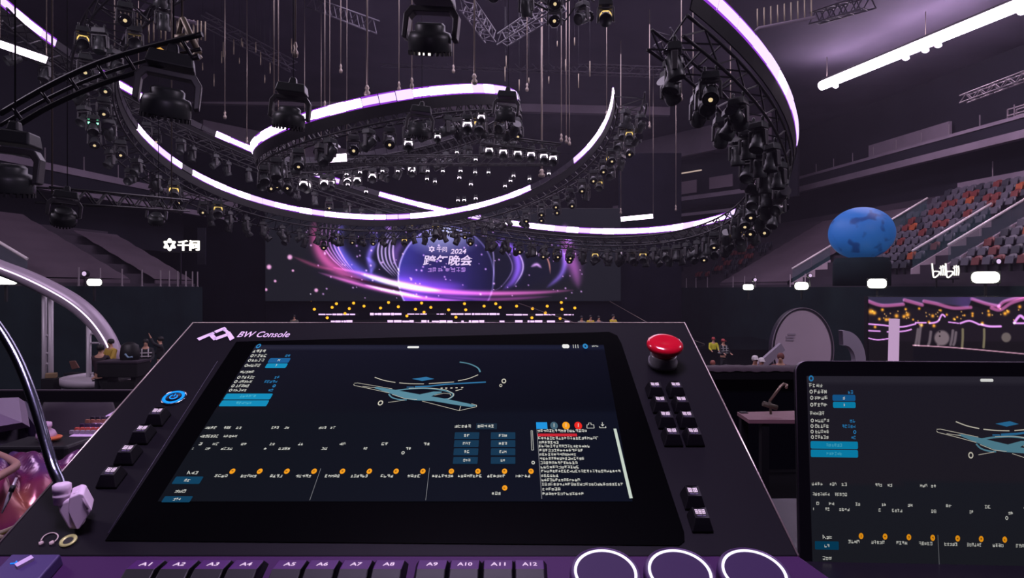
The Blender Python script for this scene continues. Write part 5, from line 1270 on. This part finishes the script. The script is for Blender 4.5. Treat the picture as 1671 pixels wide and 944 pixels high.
mb = MB(); mb.tube([pb + R_ @ V((0.0045 * math.cos(math.radians(a)), 0.0045 * math.sin(math.radians(a)), 0.0026)) for a in range(125, 420, 20)], 0.0007, 6); mb.tube([pb + R_ @ V((0, 0.001, 0.0026)), pb + R_ @ V((0, 0.006, 0.0026))], 0.0007, 6); mb.build('power_symbol', M_BLUE, pw)

# ---------------- keys
def keycap(face, c, w, d, h, parent, legend=2, m=M_KEY, tw=0.66, back=0.15, name='key'):
    """tall keycap: its top is smaller and set back toward the far side"""
    B = lambda u, v, n: c + face.U * u + face.D * v + face.N * n
    mb = MB(); hw, hd = w / 2, d / 2; tx, ty = hw * tw, hd * 0.62; off = d * back
    rows = [(hw, hd, 0, 0.0), (hw, hd, 0, h * 0.18), (hw * (1 + tw) / 2 * 0.99, hd * 0.83, off * 0.55, h * 0.6), (tx, ty, off, h)]
    vs = []
    for a, b, o, n in rows: vs += [B(-a, -b + o, n), B(a, -b + o, n), B(a, b + o, n), B(-a, b + o, n)]
    nu = 6; fs = [(3, 2, 1, 0)]
    for i in range(3):
        for e in range(4): fs.append((4 * i + e, 4 * i + (e + 1) % 4, 4 * i + 4 + (e + 1) % 4, 4 * i + 4 + e))
    # dished top
    base = len(vs); g = []
    for j in range(nu + 1):
        for i in range(nu + 1):
            a, b = -1 + 2 * i / nu, -1 + 2 * j / nu; g.append(B(tx * a, off + ty * b, h - 0.0010 * (1 - a * a)))
    mb.add(vs, fs); mb.add(g, [(j * (nu + 1) + i, j * (nu + 1) + i + 1, (j + 1) * (nu + 1) + i + 1, (j + 1) * (nu + 1) + i) for j in range(nu) for i in range(nu)], 0, True)
    k = bevel(mb.build(name, m, parent), 0.0008, 2)
    if legend:
        lgd = MB(); pt = lambda a, b: B(tx * a, off - ty * b, h - 0.0010 * (1 - a * a) + 0.0005)
        n = legend; cw = 1.5 / n
        for q in range(n):
            a0 = -0.75 + cw * q; 
            for b in (-0.62, -0.28, 0.05): quad(lgd, pt, a0 + cw * 0.04, b, a0 + cw * 0.86, b + 0.16)
            for a in (0.06, 0.40, 0.72): quad(lgd, pt, a0 + cw * a, -0.66 + 0.1 * r3.random(), a0 + cw * (a + 0.14), 0.22 - 0.1 * r3.random())
        lgd.build('legend', M_LEG, k); lgd = MB()
        quad(lgd, pt, -0.6, 0.48, 0.1, 0.6); quad(lgd, pt, 0.2, 0.48, 0.6, 0.6); lgd.build('sub_legend', M_LEG2, k)
    return k
def key_size(x, y, wpx): u0, _ = PAN.uv(x - wpx / 2, y); u1, _ = PAN.uv(x + wpx / 2, y); return u1 - u0
for x, y in ((258, 687), (233.5, 716), (210, 749), (183, 786)):
    keycap(PAN, PAN.px(x, y), 0.0225, 0.0235, 0.0125, con)
for i, (yl, xl, xr) in enumerate(((643, 1068.5, 1102.5), (667, 1077, 1111.5), (692, 1086, 1120.5), (720, 1096, 1131))):
    for x in (xl, xr): keycap(PAN, PAN.px(x, yl), 0.0225, 0.0225, 0.0125, con)
keycap(PAN, PAN.px(1130, 820), 0.0215, 0.0235, 0.0125, con); keycap(PAN, PAN.px(1142, 856), 0.0215, 0.0235, 0.0125, con, 3)
# numbered keys on the front deck
M_AKEY = mat('keycap_violet', (72, 31, 92), 0.45, 0, 0.3)
for i, x in enumerate((242, 297, 351.5, 405, 475.5, 528.5, 583, 636, 706, 759, 813, 864)):
    yl = 931 - 13 * i / 11 if i < 4 else 924 - 6 * (i - 3) / 8
    base = DK.px(x - (835 - x) * 0.035, 962)
    B = lambda u, v, n: base + DK.U * u + DK.D * v + DK.N * n
    hw = 0.0165; mb = MB()
    # high curved back wall carrying the number, falling away to the front
    prof = [(0.030, 0.0), (0.0285, 0.006), (0.012, 0.0115), (0.006, 0.0105), (-0.010, 0.008), (-0.022, 0.0075), (-0.024, 0.0)]
    for a, b in zip(prof, prof[1:]): pass
    vs = []
    for v_, n_ in prof: k_ = 0.80 if n_ > 0.001 else 1.0; vs += [B(-hw * k_, v_, n_), B(hw * k_, v_, n_)]
    fs = [(2 * q + 1, 2 * q, 2 * q + 2, 2 * q + 3) for q in range(len(prof) - 1)] + [tuple(range(0, 2 * len(prof), 2))[::-1], tuple(range(1, 2 * len(prof), 2))]
    mb.add(vs, fs); mb.mi = [0 if q in (0, 1) else 1 for q in range(len(mb.f))]
    k = mb.build('numbered_key', [M_AKEY, M_KEY], con); bevel(k, 0.0008)
    nn = V((0, 0, 0)); p0, p1 = B(0, 0.0285, 0.006), B(0, 0.012, 0.0115); FA = Face((p0 + p1) / 2, DK.U, p0 - p1)
    vs, fs = text_mesh('A%d' % (i + 1), 1.0, 0, 0.0, 0.02); x0 = min(v.x for v in vs); x1 = max(v.x for v in vs); y0 = min(v.y for v in vs); y1 = max(v.y for v in vs)
    wq, hq = (0.0105 if i < 9 else 0.0138), 0.0066
    mb = MB(); mb.add([FA.P(((q.x - x0) / (x1 - x0) - 0.5) * wq, ((q.y - y0) / (y1 - y0) - 0.5) * hq, 0.0004) for q in vs], fs); mb.build('number', M_LEG, k); k['label'] = 'violet key marked A%d' % (i + 1)
# three dials with light rings
for x in (987, 1107.5, 1228):
    c = DK.px(x + (x - 835) * 0.0, 953) ; Rd = DK.R() @ rot('X', -2)
    rr = 0.0315
    mb = MB(); mb.lathe([(rr * 1.02, 0), (rr * 1.02, 0.010), (rr, 0.013), (rr * 0.96, 0.0135), (rr * 0.955, 0.0125), (0.0, 0.0125)], c, Rd, 64); kd = mb.build('dial', mat('dial_violet', (74, 48, 92), 0.35, 0.3), con); kd['label'] = 'round dial with a glowing white ring'
    mb = MB(); mb.lathe([(rr * 0.90, 0.0127), (rr * 0.90, 0.0136), (rr * 0.83, 0.0136), (rr * 0.83, 0.0127)], c, Rd, 64); mb.build('light_ring', glow('dial_ring_glow', (236, 226, 255), 1.5), kd)
    mb = MB(); mb.lathe([(rr * 0.82, 0.0129), (rr * 0.6, 0.0126), (0.0, 0.0126)], c, Rd, 48); mb.build('dial_face', mat('dial_face', (50, 28, 70), 0.4), kd)
# touch strip key at the lower left, headphone symbol and jack
c = DK.px(40, 948); mb = MB(); mb.box(c + DK.N * 0.006, (0.046, 0.04, 0.012), DK.R()); ks = bevel(mb.build('display_key', mat('display_key_violet', (70, 54, 104), 0.4), con), 0.0015)
mb = MB(); q = [DK.px(x, y, 0.0128) for x, y in ((23, 938), (31, 937), (33, 934), (35, 940), (37, 936), (45, 936))]; mb.tube(q, 0.0006, 5); mb.build('wave_mark', glow('wave_blue', (24, 130, 255), 1.2), ks)
mb = MB(); mb.bar(DK.px(60, 929, 0.013), DK.px(33, 944, 0.013), 0.006, 0.004, DK.N); mb.build('light_edge', mat('key_edge_lilac', (214, 188, 226), 0.4), ks)
hp = lambda x, y: PAN.px(x / 5.755, 780 + y / 5.755, 0.0006)
M_SYM = mat('symbol_beige', (206, 186, 180), 0.6)
mb = MB(); mb.tube([hp(x, y) for x, y in smooth([(385, 600), (410, 560), (460, 530), (515, 526), (545, 548), (540, 580), (515, 605)], 4)], 0.0007, 6)
for x, y in ((388, 622), (487, 620)): mb.tube([hp(x - 13, y + 20), hp(x, y), hp(x + 13, y - 20)], [0.001, 0.0026, 0.001], 8)
mb.build('headphone_symbol', M_SYM, con)
jc = hp(644, 600); mb = MB(); mb.lathe([(0.0078, 0), (0.0078, 0.001), (0.005, 0.0014), (0.0045, 0.0002)], jc, R_, 28); jk = mb.build('headphone_jack', mat('jack_ring', (186, 186, 118), 0.4, 0.3), con)
mb = MB(); mb.lathe([(0.0045, 0.0005), (0.0, 0.0004)], jc, R_, 20); mb.build('jack_hole', M_BLACK, jk)
# faint line framing the key field beside the screen
mb = MB(); mb.tube([PAN.px(355, 590, 0.0002), PAN.px(176, 872, 0.0002)], 0.0004, 5); mb.build('seam', mat('seam_grey', (66, 60, 78), 0.5), con)

# ---------------------------------------------------------------- white usb plug with a chrome gooseneck lamp
ug = thing('gooseneck_lamp', PAN.px(122, 858), 'chrome gooseneck lamp on a white plug standing on the left of the console', 'lamp')
M_PLUG = mat('plug_white', (230, 206, 226), 0.45, 0, 0.4)
D0 = 0.632
pl = lambda x, y, k=0.0: at(x / 5.755, 780 + y / 5.755, D0 + k)
mb = MB(); ou = [(650, 190), (745, 150), (785, 160), (865, 305), (742, 490), (715, 490), (640, 330)]
mb.prism([pl(x, y) for x, y in ou][::-1], pl(0, 0, 0.001) - pl(0, 0) + V((-0.012, 0.022, 0.003)))
bevel(mb.build('plug_body', M_PLUG, ug), 0.003, 3)
mb = MB(); mb.prism([pl(x, y, 0.004) for x, y in ((640, 205), (690, 140), (740, 140), (700, 420), (735, 492), (640, 490), (548, 330), (530, 245))][::-1], V((-0.002, 0.018, 0.002))); bevel(mb.build('plug_side', M_PLUG, ug), 0.004, 3)
mb = MB(); mb.tube([pl(775, 195, -0.0015), pl(825, 300, -0.0015)], 0.0009, 6); mb.build('groove', mat('plug_groove', (150, 128, 146), 0.6), ug)
a0 = pl(585, 205, 0.010); a1 = pl(583, 130, 0.010); ax = (a1 - a0).normalized(); Rz_ = ax.to_track_quat('Z', 'Y').to_matrix()
mb = MB(); mb.lathe([(0.0075, -0.004), (0.0075, 0.002), (0.0082, 0.003), (0.0082, 0.005), (0.0076, 0.006), (0.0076, 0.008), (0.0084, 0.009), (0.0082, 0.015), (0.006, 0.0165), (0.0, 0.0165)], a0, Rz_, 28); mb.build('collar', M_PLUG, ug)
gp = [(101, 800), (97, 786), (86, 762), (74, 722), (60, 672), (44, 625), (26, 583), (4, 545), (-24, 508), (-60, 470)]
gpts = [at(x, y, D0 + 0.010 + 0.010 * i) for i, (x, y) in enumerate(smooth(gp, 6)) for i in (i / 6,)]
L = 0; rad = []; rings = []
# ribbed flexible tube
fine = []
for a, b in zip(gpts, gpts[1:]):
    n = max(2, int((b - a).length / 0.0011)); fine += [a + (b - a) * k / n for k in range(n)]
mb = MB(); mb.tube(fine, [0.0050 + (0.00045 if k % 2 else 0.0) for k in range(len(fine))], 20); mb.build('flexible_neck', mat('gooseneck_chrome', (150, 152, 172), 0.2, 1.0), ug)

# ---------------------------------------------------------------- second monitor at the right
U2 = V((math.cos(0.05), -math.sin(0.05), 0)); o2 = at(1316, 614, 0.95); D2 = V((0, 0.055, 1))
D2 = (D2 - U2 * D2.dot(U2)).normalized(); MON = Face(o2, U2, D2)
mon = thing('tablet_monitor', (0.52, 0.97, CZ - 0.40), 'slim dark monitor with rounded corner cut by the right edge, showing the same interface', 'monitor')
uA, vA = MON.uv(1299, 590); uB, vB = MON.uv(1326, 944); vB -= 0.0; uR = uA + 0.64
rc_ = 0.016; pts = [(uR, vA), (uR, vB)] + [(uA, vB)] + [(uA + rc_ - rc_ * math.cos(a), vA - rc_ + rc_ * math.sin(a)) for a in np.linspace(0, math.pi / 2, 8)]
slab(MON, pts, 0.010, 'monitor_body', mat('monitor_black', (18, 16, 22), 0.35, 0.2), mon, 0, 0)
mb = MB(); mb.tube([MON.P(u, v, -0.001) for u, v in pts[2:] + [(uR, vA)]], 0.0011, 6); mb.build('bright_edge', mat('monitor_edge', (120, 108, 120), 0.35, 0.6), mon)
q4 = [(1316, 614), (1960, 620), (1960, 948), (1326.5, 929.5)]
# the interface has the same layout as on the console screen
def uitf(x, y):
    b = (y - 565) / 256.0; xl = 418 + (258 - 418) * b; xr = 985 + (1032 - 985) * b; a = (x - xl) / (xr - xl)
    # the console is seen foreshortened; undo that so rows are evenly spaced
    bb = (1 - 567 / (567 + (774 - 567) * b)) / (1 - 567 / 774)
    bb = 0.35 * bb + 0.65 * b
    return 1316 + 10 * bb + a * 645, 614 + 314 * bb + a * 645 * (0.028 * bb + 0.002)
ms = scr_quad(MON, ((1316, 614), (1960, 616), (1971, 949), (1326, 929)), 'display', glow_attr('console_picture'), mon, lambda x, y: np.stack([28 - 4 * (y > 790) + 0 * x, 25 + 0 * x, 35 - 4 * np.clip((y - 614) / 300, 0, 1)], -1) + 10 * (y < 627)[..., None] * np.ones(3), 40, 40, 0.0006)
interface(Pen(MON, ms, uitf, 0.001), 0.72, 705, 'm_')
mb = MB(); p = MON.P(0.2, vB, -0.01); mb.bar(p, (p.x, p.y + 0.05, CZ - 0.40), 0.09, 0.012); mb.box((p.x, p.y + 0.12, CZ - 0.394), (0.24, 0.18, 0.012)); mb.build('stand', M_BLACK, mon)

# ---------------------------------------------------------------- control position: platform, tables, rail and clutter
M_TABLE = mat('table_black', (30, 26, 36), 0.35, 0, 0.4, noise=0.15, scale=5)
mb = MB(); mb.box((0, 1.9, CZ - 1.47), (16, 8.6, 0.24)); struct(mb.build('floor_platform', M_FLOOR)); mb = MB(); mb.box((0, 1.9, (CZ - 1.59) / 2), (15.6, 8.2, CZ - 1.59)); struct(mb.build('wall_platform', M_FLOOR))
PZ = CZ - 1.35
def table(name, x0, x1, y0, y1, z, label, m=M_TABLE, cat='table'):
    r = thing(name, ((x0 + x1) / 2, (y0 + y1) / 2, PZ), label, cat); mb = MB(); mb.box(((x0 + x1) / 2, (y0 + y1) / 2, z - 0.015), (x1 - x0, y1 - y0, 0.03)); bevel(mb.build('table_top', m, r), 0.004)
    for x in (x0 + 0.05, x1 - 0.05):
        for y in (y0 + 0.05, y1 - 0.05): mb = MB(); mb.bar((x, y, PZ), (x, y, z - 0.03), 0.04, 0.04); mb.build('leg', M_TRUSS, r)
    return r
table('console_table', -1.0, 1.35, 0.42, 1.22, CZ - 0.40, 'black table under the lighting console')
table('side_table', -2.6, -0.62, 1.32, 2.05, CZ - 0.46, 'dark table at the left carrying another console')
r = thing('platform_rail', (0, 2.3, PZ), 'thin black rail with pale top edge across the left middle', 'rail')
zr = CZ + (CY - 637) / F * 2.3
mb = MB(); mb.bar((-3.6, 2.3, zr - 0.02), (-0.9, 2.3, zr - 0.02), 0.04, 0.04); mb.build('rail_bar', M_BLACK, r); mb = MB(); mb.bar((-3.6, 2.29, zr), (-0.9, 2.29, zr), 0.012, 0.006); mb.build('top_edge', mat('rail_edge', (120, 108, 116), 0.4, 0.4), r)
for x in (-3.4, -2.2, -0.95): mb = MB(); mb.bar((x, 2.3, PZ), (x, 2.3, zr - 0.03), 0.035, 0.035); mb.build('post', M_BLACK, r)
# the neighbouring console on the side table
NB = Face(at(160, 712, 1.50), (1, 0, 0), (0, math.cos(0.2), math.sin(0.2)))
r = thing('mixing_desk', at(160, 730, 1.6), 'lilac grey mixing desk with rows of coloured keys, left behind the console', 'mixing desk')
qd = [NB.uv(x, y) for x, y in ((98, 719), (196, 720), (330, 652), (214, 654))]
slab(NB, qd, 0.075, 'desk_body', mat('desk_lilac', (236, 200, 242), 0.5), r, 0.006)
for k, (y, c) in enumerate(((708, (150, 140, 150)), (703.5, (196, 84, 70)), (697, (60, 40, 66)), (690, (150, 100, 80)), (685, (50, 44, 54)))):
    for j in range(8):
        mb = MB(); p = NB.px(118 + k * 8.5 + 8.6 * j, y - 0.8 * 0, 0.004); mb.box(p, (0.0105, 0.007, 0.008), NB.R(), taper=0.8); mb.build('key', mat('desk_key_%d' % k, c, 0.5), r)
r = soft_box('desk_riser', at(175, 745, 1.70) + V((0.05, 0.0, -0.035)), (0.36, 0.2, 0.06), M_BLACK, 'black block under the neighbouring mixing desk', 'block', 15, 0.01)
# crumpled shiny purple bag in the lower left
def cloth(name, c, dx, dy, h, m, label, cat, seed, crumple=1.0, rotz=0):
    r2 = np.random.default_rng(seed); n = 44; w = [(r2.uniform(2, 9), r2.uniform(2, 9), r2.uniform(0, 6.3), r2.uniform(0.2, 1)) for _ in range(9)]; vs = []; fs = []
    for j in range(n + 1):
        for i in range(n + 1):
            a, b = -1 + 2 * i / n, -1 + 2 * j / n; e = max(0.0, 1 - max(abs(a) ** 4, abs(b) ** 4)) ** 0.6
            z = sum(q[3] * abs(math.sin(q[0] * a + q[1] * b + q[2])) for q in w) / 5.0
            vs.append(V(c) + rot('Z', rotz) @ V((dx * a, dy * b, h * e * (0.55 + 0.45 * crumple * z) if e > 0 else 0)))
    for j in range(n):
        for i in range(n): fs.append((j * (n + 1) + i, j * (n + 1) + i + 1, (j + 1) * (n + 1) + i + 1, (j + 1) * (n + 1) + i))
    k = len(vs); mb = MB(); mb.add(vs, fs, 0, True); rim = [i for i in range(n + 1)] + [j * (n + 1) + n for j in range(1, n + 1)] + [n * (n + 1) + i for i in range(n - 1, -1, -1)] + [j * (n + 1) for j in range(n - 1, 0, -1)]
    mb.f.append(tuple(rim)[::-1]); mb.mi.append(0); mb.sm.append(False)
    return tag(mb.build(name, m), label, cat)
m = mat('bag_iridescent', (120, 70, 150), 0.25, 0.35, 0.6); nt = m.node_tree; b = nt.nodes['Principled BSDF']; tc = nt.nodes.new('ShaderNodeTexCoord'); nz = nt.nodes.new('ShaderNodeTexNoise'); nz.inputs['Scale'].default_value = 7; rp = nt.nodes.new('ShaderNodeValToRGB')
for p_, c in ((0.34, (44, 30, 72)), (0.5, (96, 66, 118)), (0.62, (126, 44, 88))):
    e = rp.color_ramp.elements.new(p_); e.color = RGB(*c)
rp.color_ramp.elements[0].color = RGB(30, 20, 50); rp.color_ramp.elements[-1].color = RGB(160, 90, 74); rp.color_ramp.elements[-1].position = 0.75
nt.links.new(tc.outputs['Object'], nz.inputs['Vector']); nt.links.new(nz.outputs['Fac'], rp.inputs['Fac']); nt.links.new(rp.outputs['Color'], b.inputs['Base Color'])
cloth('shiny_bag', (-0.84, 1.02, CZ - 0.40), 0.17, 0.13, 0.145, m, 'crumpled shiny purple and magenta bag at the lower left beside the gooseneck', 'bag', 3, 1.0, -12)
cloth('black_pouch', (-0.80, 0.83, CZ - 0.40), 0.085, 0.07, 0.10, M_BLACK, 'small black pouch before the shiny purple bag, at the left edge', 'pouch', 5, 0.5)
r = thing('stylus', at(10, 830, 0.80), 'thin pale stylus leaning on the black pouch at the lower left edge', 'pen'); mb = MB(); mb.tube([at(3, 838, 0.74), at(14, 812, 0.75), at(27, 780, 0.76)], [0.0008, 0.0024, 0.0012], 8); mb.build('stylus_body', mat('stylus_grey', (200, 190, 200), 0.3, 0.4), r)
mb = MB(); mb.tube([at(18, 803, 0.748), at(22, 793, 0.752)], 0.0028, 8); mb.build('grip', M_BLACK, r)
mb = MB(); mb.tube([at(x, y, 0.86 + k * 0.01) for k, (x, y) in enumerate(smooth([(-20, 790), (2, 776), (20, 766), (26, 758), (10, 748), (-10, 740)], 4))], 0.006, 10); tag(mb.build('strap', mat('strap_tan', (150, 110, 98), 0.6)), 'tan strap curling over the shiny bag at the left picture edge', 'strap')
for x, y, c, lab in ((5, 870, (132, 118, 98), 'beige cable plug on the table at the lower left edge'), (16, 888, (190, 170, 40), 'small yellow cable clip on the table at the lower left')):
    p = at(x, y, 0.86); mb = MB(); mb.tube([p + V((0.018 * math.cos(a), 0.012 * math.sin(a), 0.004 * math.sin(2 * a))) for a in np.linspace(0, 5.2, 16)], 0.0035, 8); tag(mb.build('cable_clip', mat('clip_%d' % c[0], c, 0.6)), lab, 'clip')
# pale dented cup with orange underside
r = thing('paper_cup', at(76, 708, 1.45), 'pale crumpled cup with orange underside standing behind the gooseneck', 'cup'); p = at(76, 716, 1.45)
mb = MB(); mb.lathe([(0.016, 0), (0.021, 0.006), (0.018, 0.015), (0.011, 0.023), (0.014, 0.028), (0.015, 0.035), (0.009, 0.038), (0.0, 0.037)], p, rot('X', 12), 24); mb.build('cup_body', mat('cup_lilac', (206, 170, 196), 0.5), r)
mb = MB(); mb.lathe([(0.0, -0.003), (0.019, -0.002), (0.023, 0.004), (0.02, 0.006)], p + V((0.012, -0.004, 0)), None, 24); mb.build('cup_foot', mat('cup_orange', (214, 110, 64), 0.4), r)
_z = p.z - 0.006; mb = MB(); mb.box((p.x, p.y, (_z + CZ - 0.46) / 2), (0.16, 0.1, _z - CZ + 0.46)); tag(bevel(mb.build('device_box', M_BLACK), 0.006), 'black device box carrying the pale cup', 'box')
# shop-style folding table edge at far left, office chair
r = thing('side_desk', at(15, 670, 1.9), 'dark purple cloth covered desk at the left edge below the rail', 'desk')
mb = MB(); mb.prism([at(-60, 652, 1.80), at(30, 649, 1.95), at(36, 690, 1.85), at(-60, 706, 1.75)][::-1], (0, 0.03, -0.02)); mb.build('desk_top', mat('desk_top_lilac', (112, 86, 118), 0.4), r)
mb = MB(); mb.prism([at(-60, 665, 1.80), at(30, 658, 1.95), at(60, 700, 1.9), at(60, 760, 1.9), at(-60, 760, 1.75)][::-1], (0, 0.03, 0)); mb.build('desk_cover', mat('desk_cover_plum', (52, 36, 66), 0.6), r)
mb = MB(); q = at(0, 760, 1.86); mb.box((q.x, q.y, (PZ + q.z) / 2), (0.3, 0.04, q.z - PZ)); mb.build('desk_leg', M_BLACK, r)
def chair(x, y, Y, label, m, rz=0, sc=1.0):
    p = at(x, y, Y); r = thing('office_chair', (p.x, p.y, PZ), label, 'chair'); Rz = rot('Z', rz); h = p.z - PZ
    mb = MB(); pts = []; n = 10
    for j in range(7):
        for i in range(n + 1):
            a = -1 + 2 * i / n; b = j / 6; w = 0.21 * (1 - 0.25 * b ** 3); pts.append(V((p.x, p.y, h * 0 + p.z - 0.34 + 0.42 * b)) + Rz @ V((w * a, 0.05 * a * a + 0.05 * b, 0)))
    pts2 = [q + Rz @ V((0, 0.04, 0)) for q in pts]; k = len(pts); fs = []
    for j in range(6):
        for i in range(n): a_ = j * (n + 1) + i; fs += [(a_, a_ + 1, a_ + n + 2, a_ + n + 1), (k + a_, k + a_ + n + 1, k + a_ + n + 2, k + a_ + 1)]
    rim = [i for i in range(n + 1)] + [j * (n + 1) + n for j in range(1, 7)] + [6 * (n + 1) + i for i in range(n - 1, -1, -1)] + [j * (n + 1) for j in range(5, 0, -1)]
    for q, w in zip(rim, rim[1:] + rim[:1]): fs.append((q, k + q, k + w, w))
    mb.add(pts + pts2, fs, 0, True); mb.build('backrest', m, r)
    mb = MB(); mb.box(V((p.x, p.y, p.z - 0.38)) + Rz @ V((0, -0.22, 0)), (0.44, 0.42, 0.07), Rz); bevel(mb.build('seat', M_BLACK, r), 0.02, 3)
    c = V((p.x, p.y, PZ)) + Rz @ V((0, -0.2, 0)); mb = MB(); mb.tube([c + V((0, 0, 0.08)), c + V((0, 0, p.z - 0.41 - PZ))], 0.03, 10); mb.build('column', M_BLACK, r)
    for q in range(5):
        a = 2 * math.pi * q / 5; mb = MB(); mb.tube([c + V((0, 0, 0.1)), c + V((0.27 * math.cos(a), 0.27 * math.sin(a), 0.03))], 0.018, 6); mb.build('leg', M_BLACK, r)
    return r
chair(118, 676, 3.6, 'office chair with grey curved back under the rail at the left', mat('chair_grey', (92, 82, 92), 0.7), 20)
r = thing('folding_chair', at(118, 640, 15), 'brown backed folding chair between the two ladder towers', 'chair'); Y_ = 22.6; c = at(122, 597, Y_)
mb = MB(); mb.prism([at(112, 590, Y_), at(122, 589, Y_), at(129, 601, Y_ + .1), at(117, 604, Y_ + .1)][::-1], (0, 0.06, 0)); bevel(mb.build('backrest', mat('chair_brown', (134, 92, 80), 0.6), r), 0.02); r.location = (c.x, Y_, 0)
r.children[0].location = -V(r.location) + V(r.children[0].location) + V(at(118, 640, 15))
mb = MB(); mb.box((c.x + 0.1, Y_ - 0.2, c.z - 0.25), (0.42, 0.42, 0.05)); mb.build('seat', M_BLACK, r)
for sx in (-.2, .2):
    for sy in (-.2, .2): mb = MB(); mb.tube([(c.x + 0.1 + sx, Y_ - 0.2 + sy, c.z - 0.26), (c.x + 0.1 + sx * 1.2, Y_ - 0.2 + sy * 1.2, 0)], 0.02, 6); mb.build('leg', M_TRUSS, r)
# right: cloth covered table, low table with boom arm
r = thing('covered_table', (1.75, 4.9, PZ), 'table with pale wrinkled cloth edge right of the console, before the oval disc', 'table')
zt = CZ + (CY - 602) / F * 4.6; n = 40; vs = []; fs = []
for i in range(n + 1):
    x = 1.32 + 1.0 * i / n; w = 0.0022 * math.sin(i * 1.7) + 0.0015 * math.sin(i * 0.6); vs += [(x, 4.82, zt + w), (x, 4.6, zt + w), (x, 4.592, zt - 0.02 + 1.5 * w)]
for i in range(n):
    for k in range(2): a = 3 * i + k; fs.append((a, a + 1, a + 4, a + 3))
mb = MB(); mb.add(vs, fs, 0, True); mb.build('table_cloth', mat('cloth_rose', (88, 72, 82), 0.7), r)
mb = MB(); mb.box((1.82, 4.71, zt - 0.05), (0.98, 0.2, 0.06)); mb.build('table_top', M_BLACK, r)
mb = MB(); mb.box((1.82, 4.79, (zt + PZ) / 2 - 0.04), (0.98, 0.03, zt - PZ - 0.08)); mb.build('skirt', M_NAVY, r)
for x in (1.36, 2.28): mb = MB(); mb.bar((x, 4.68, PZ), (x, 4.68, zt - 0.08), 0.05, 0.05); mb.build('leg', M_BLACK, r)
z2 = CZ + (CY - 676) / F * 3.45
r = thing('low_table', (1.5, 3.6, PZ), 'low table with rose wooden top right of the console, under the boom arm', 'table')
mb = MB(); mb.prism([at(1203, 673, 3.7), at(1330, 670, 3.7), at(1330, 686, 3.4), at(1222, 685.5, 3.4)][::-1], (0, 0, -0.02)); mb.build('table_top', mat('top_rose', (150, 110, 116), 0.5), r)
for x, y in ((1.33, 3.66), (1.7, 3.66), (1.36, 3.44), (1.7, 3.44)): mb = MB(); mb.bar((x, y, PZ), (x, y, z2 - 0.03), 0.04, 0.04); mb.build('leg', M_BLACK, r)
r = thing('boom_arm', at(1258, 668, 3.5), 'thin pale boom arm with hooked end standing on the low table', 'microphone arm'); m = mat('boom_steel', (170, 150, 130), 0.35, 0.6)
mb = MB(); mb.tube([at(1256, 655, 3.52), at(1274, 631, 3.52), at(1279, 627, 3.52), at(1284, 629, 3.52), at(1283, 633, 3.5)], 0.008, 8); mb.build('arm', m, r)
mb = MB(); mb.tube([at(1245, 659, 3.52), at(1268, 666, 3.52)], 0.014, 8); mb.tube([at(1256, 655, 3.52), at(1258, 676.5, 3.52)], 0.007, 8); mb.build('clamp', mat('boom_clamp', (96, 88, 72), 0.5, 0.3), r)
r = thing('cable_tray', at(1210, 632, 4.4), 'grey bar with clips slung under the cloth covered table', 'bar'); mb = MB(); mb.bar(at(1168, 630, 4.85), at(1300, 629, 4.85), 0.03, 0.03); mb.build('bar_body', mat('tray_grey', (70, 66, 70), 0.5), r)
for x in (1205, 1238, 1246): mb = MB(); mb.tube([at(x, 629, 4.83), at(x + 4, 624, 4.83), at(x + 7, 630, 4.83)], 0.006, 6); mb.build('clip', M_CABLE, r)
for x in (1172, 1298): mb = MB(); q = at(x, 630, 4.85); mb.bar(q, (q.x, q.y, zt - 0.08), 0.015, 0.015); mb.build('hanger', M_BLACK, r)
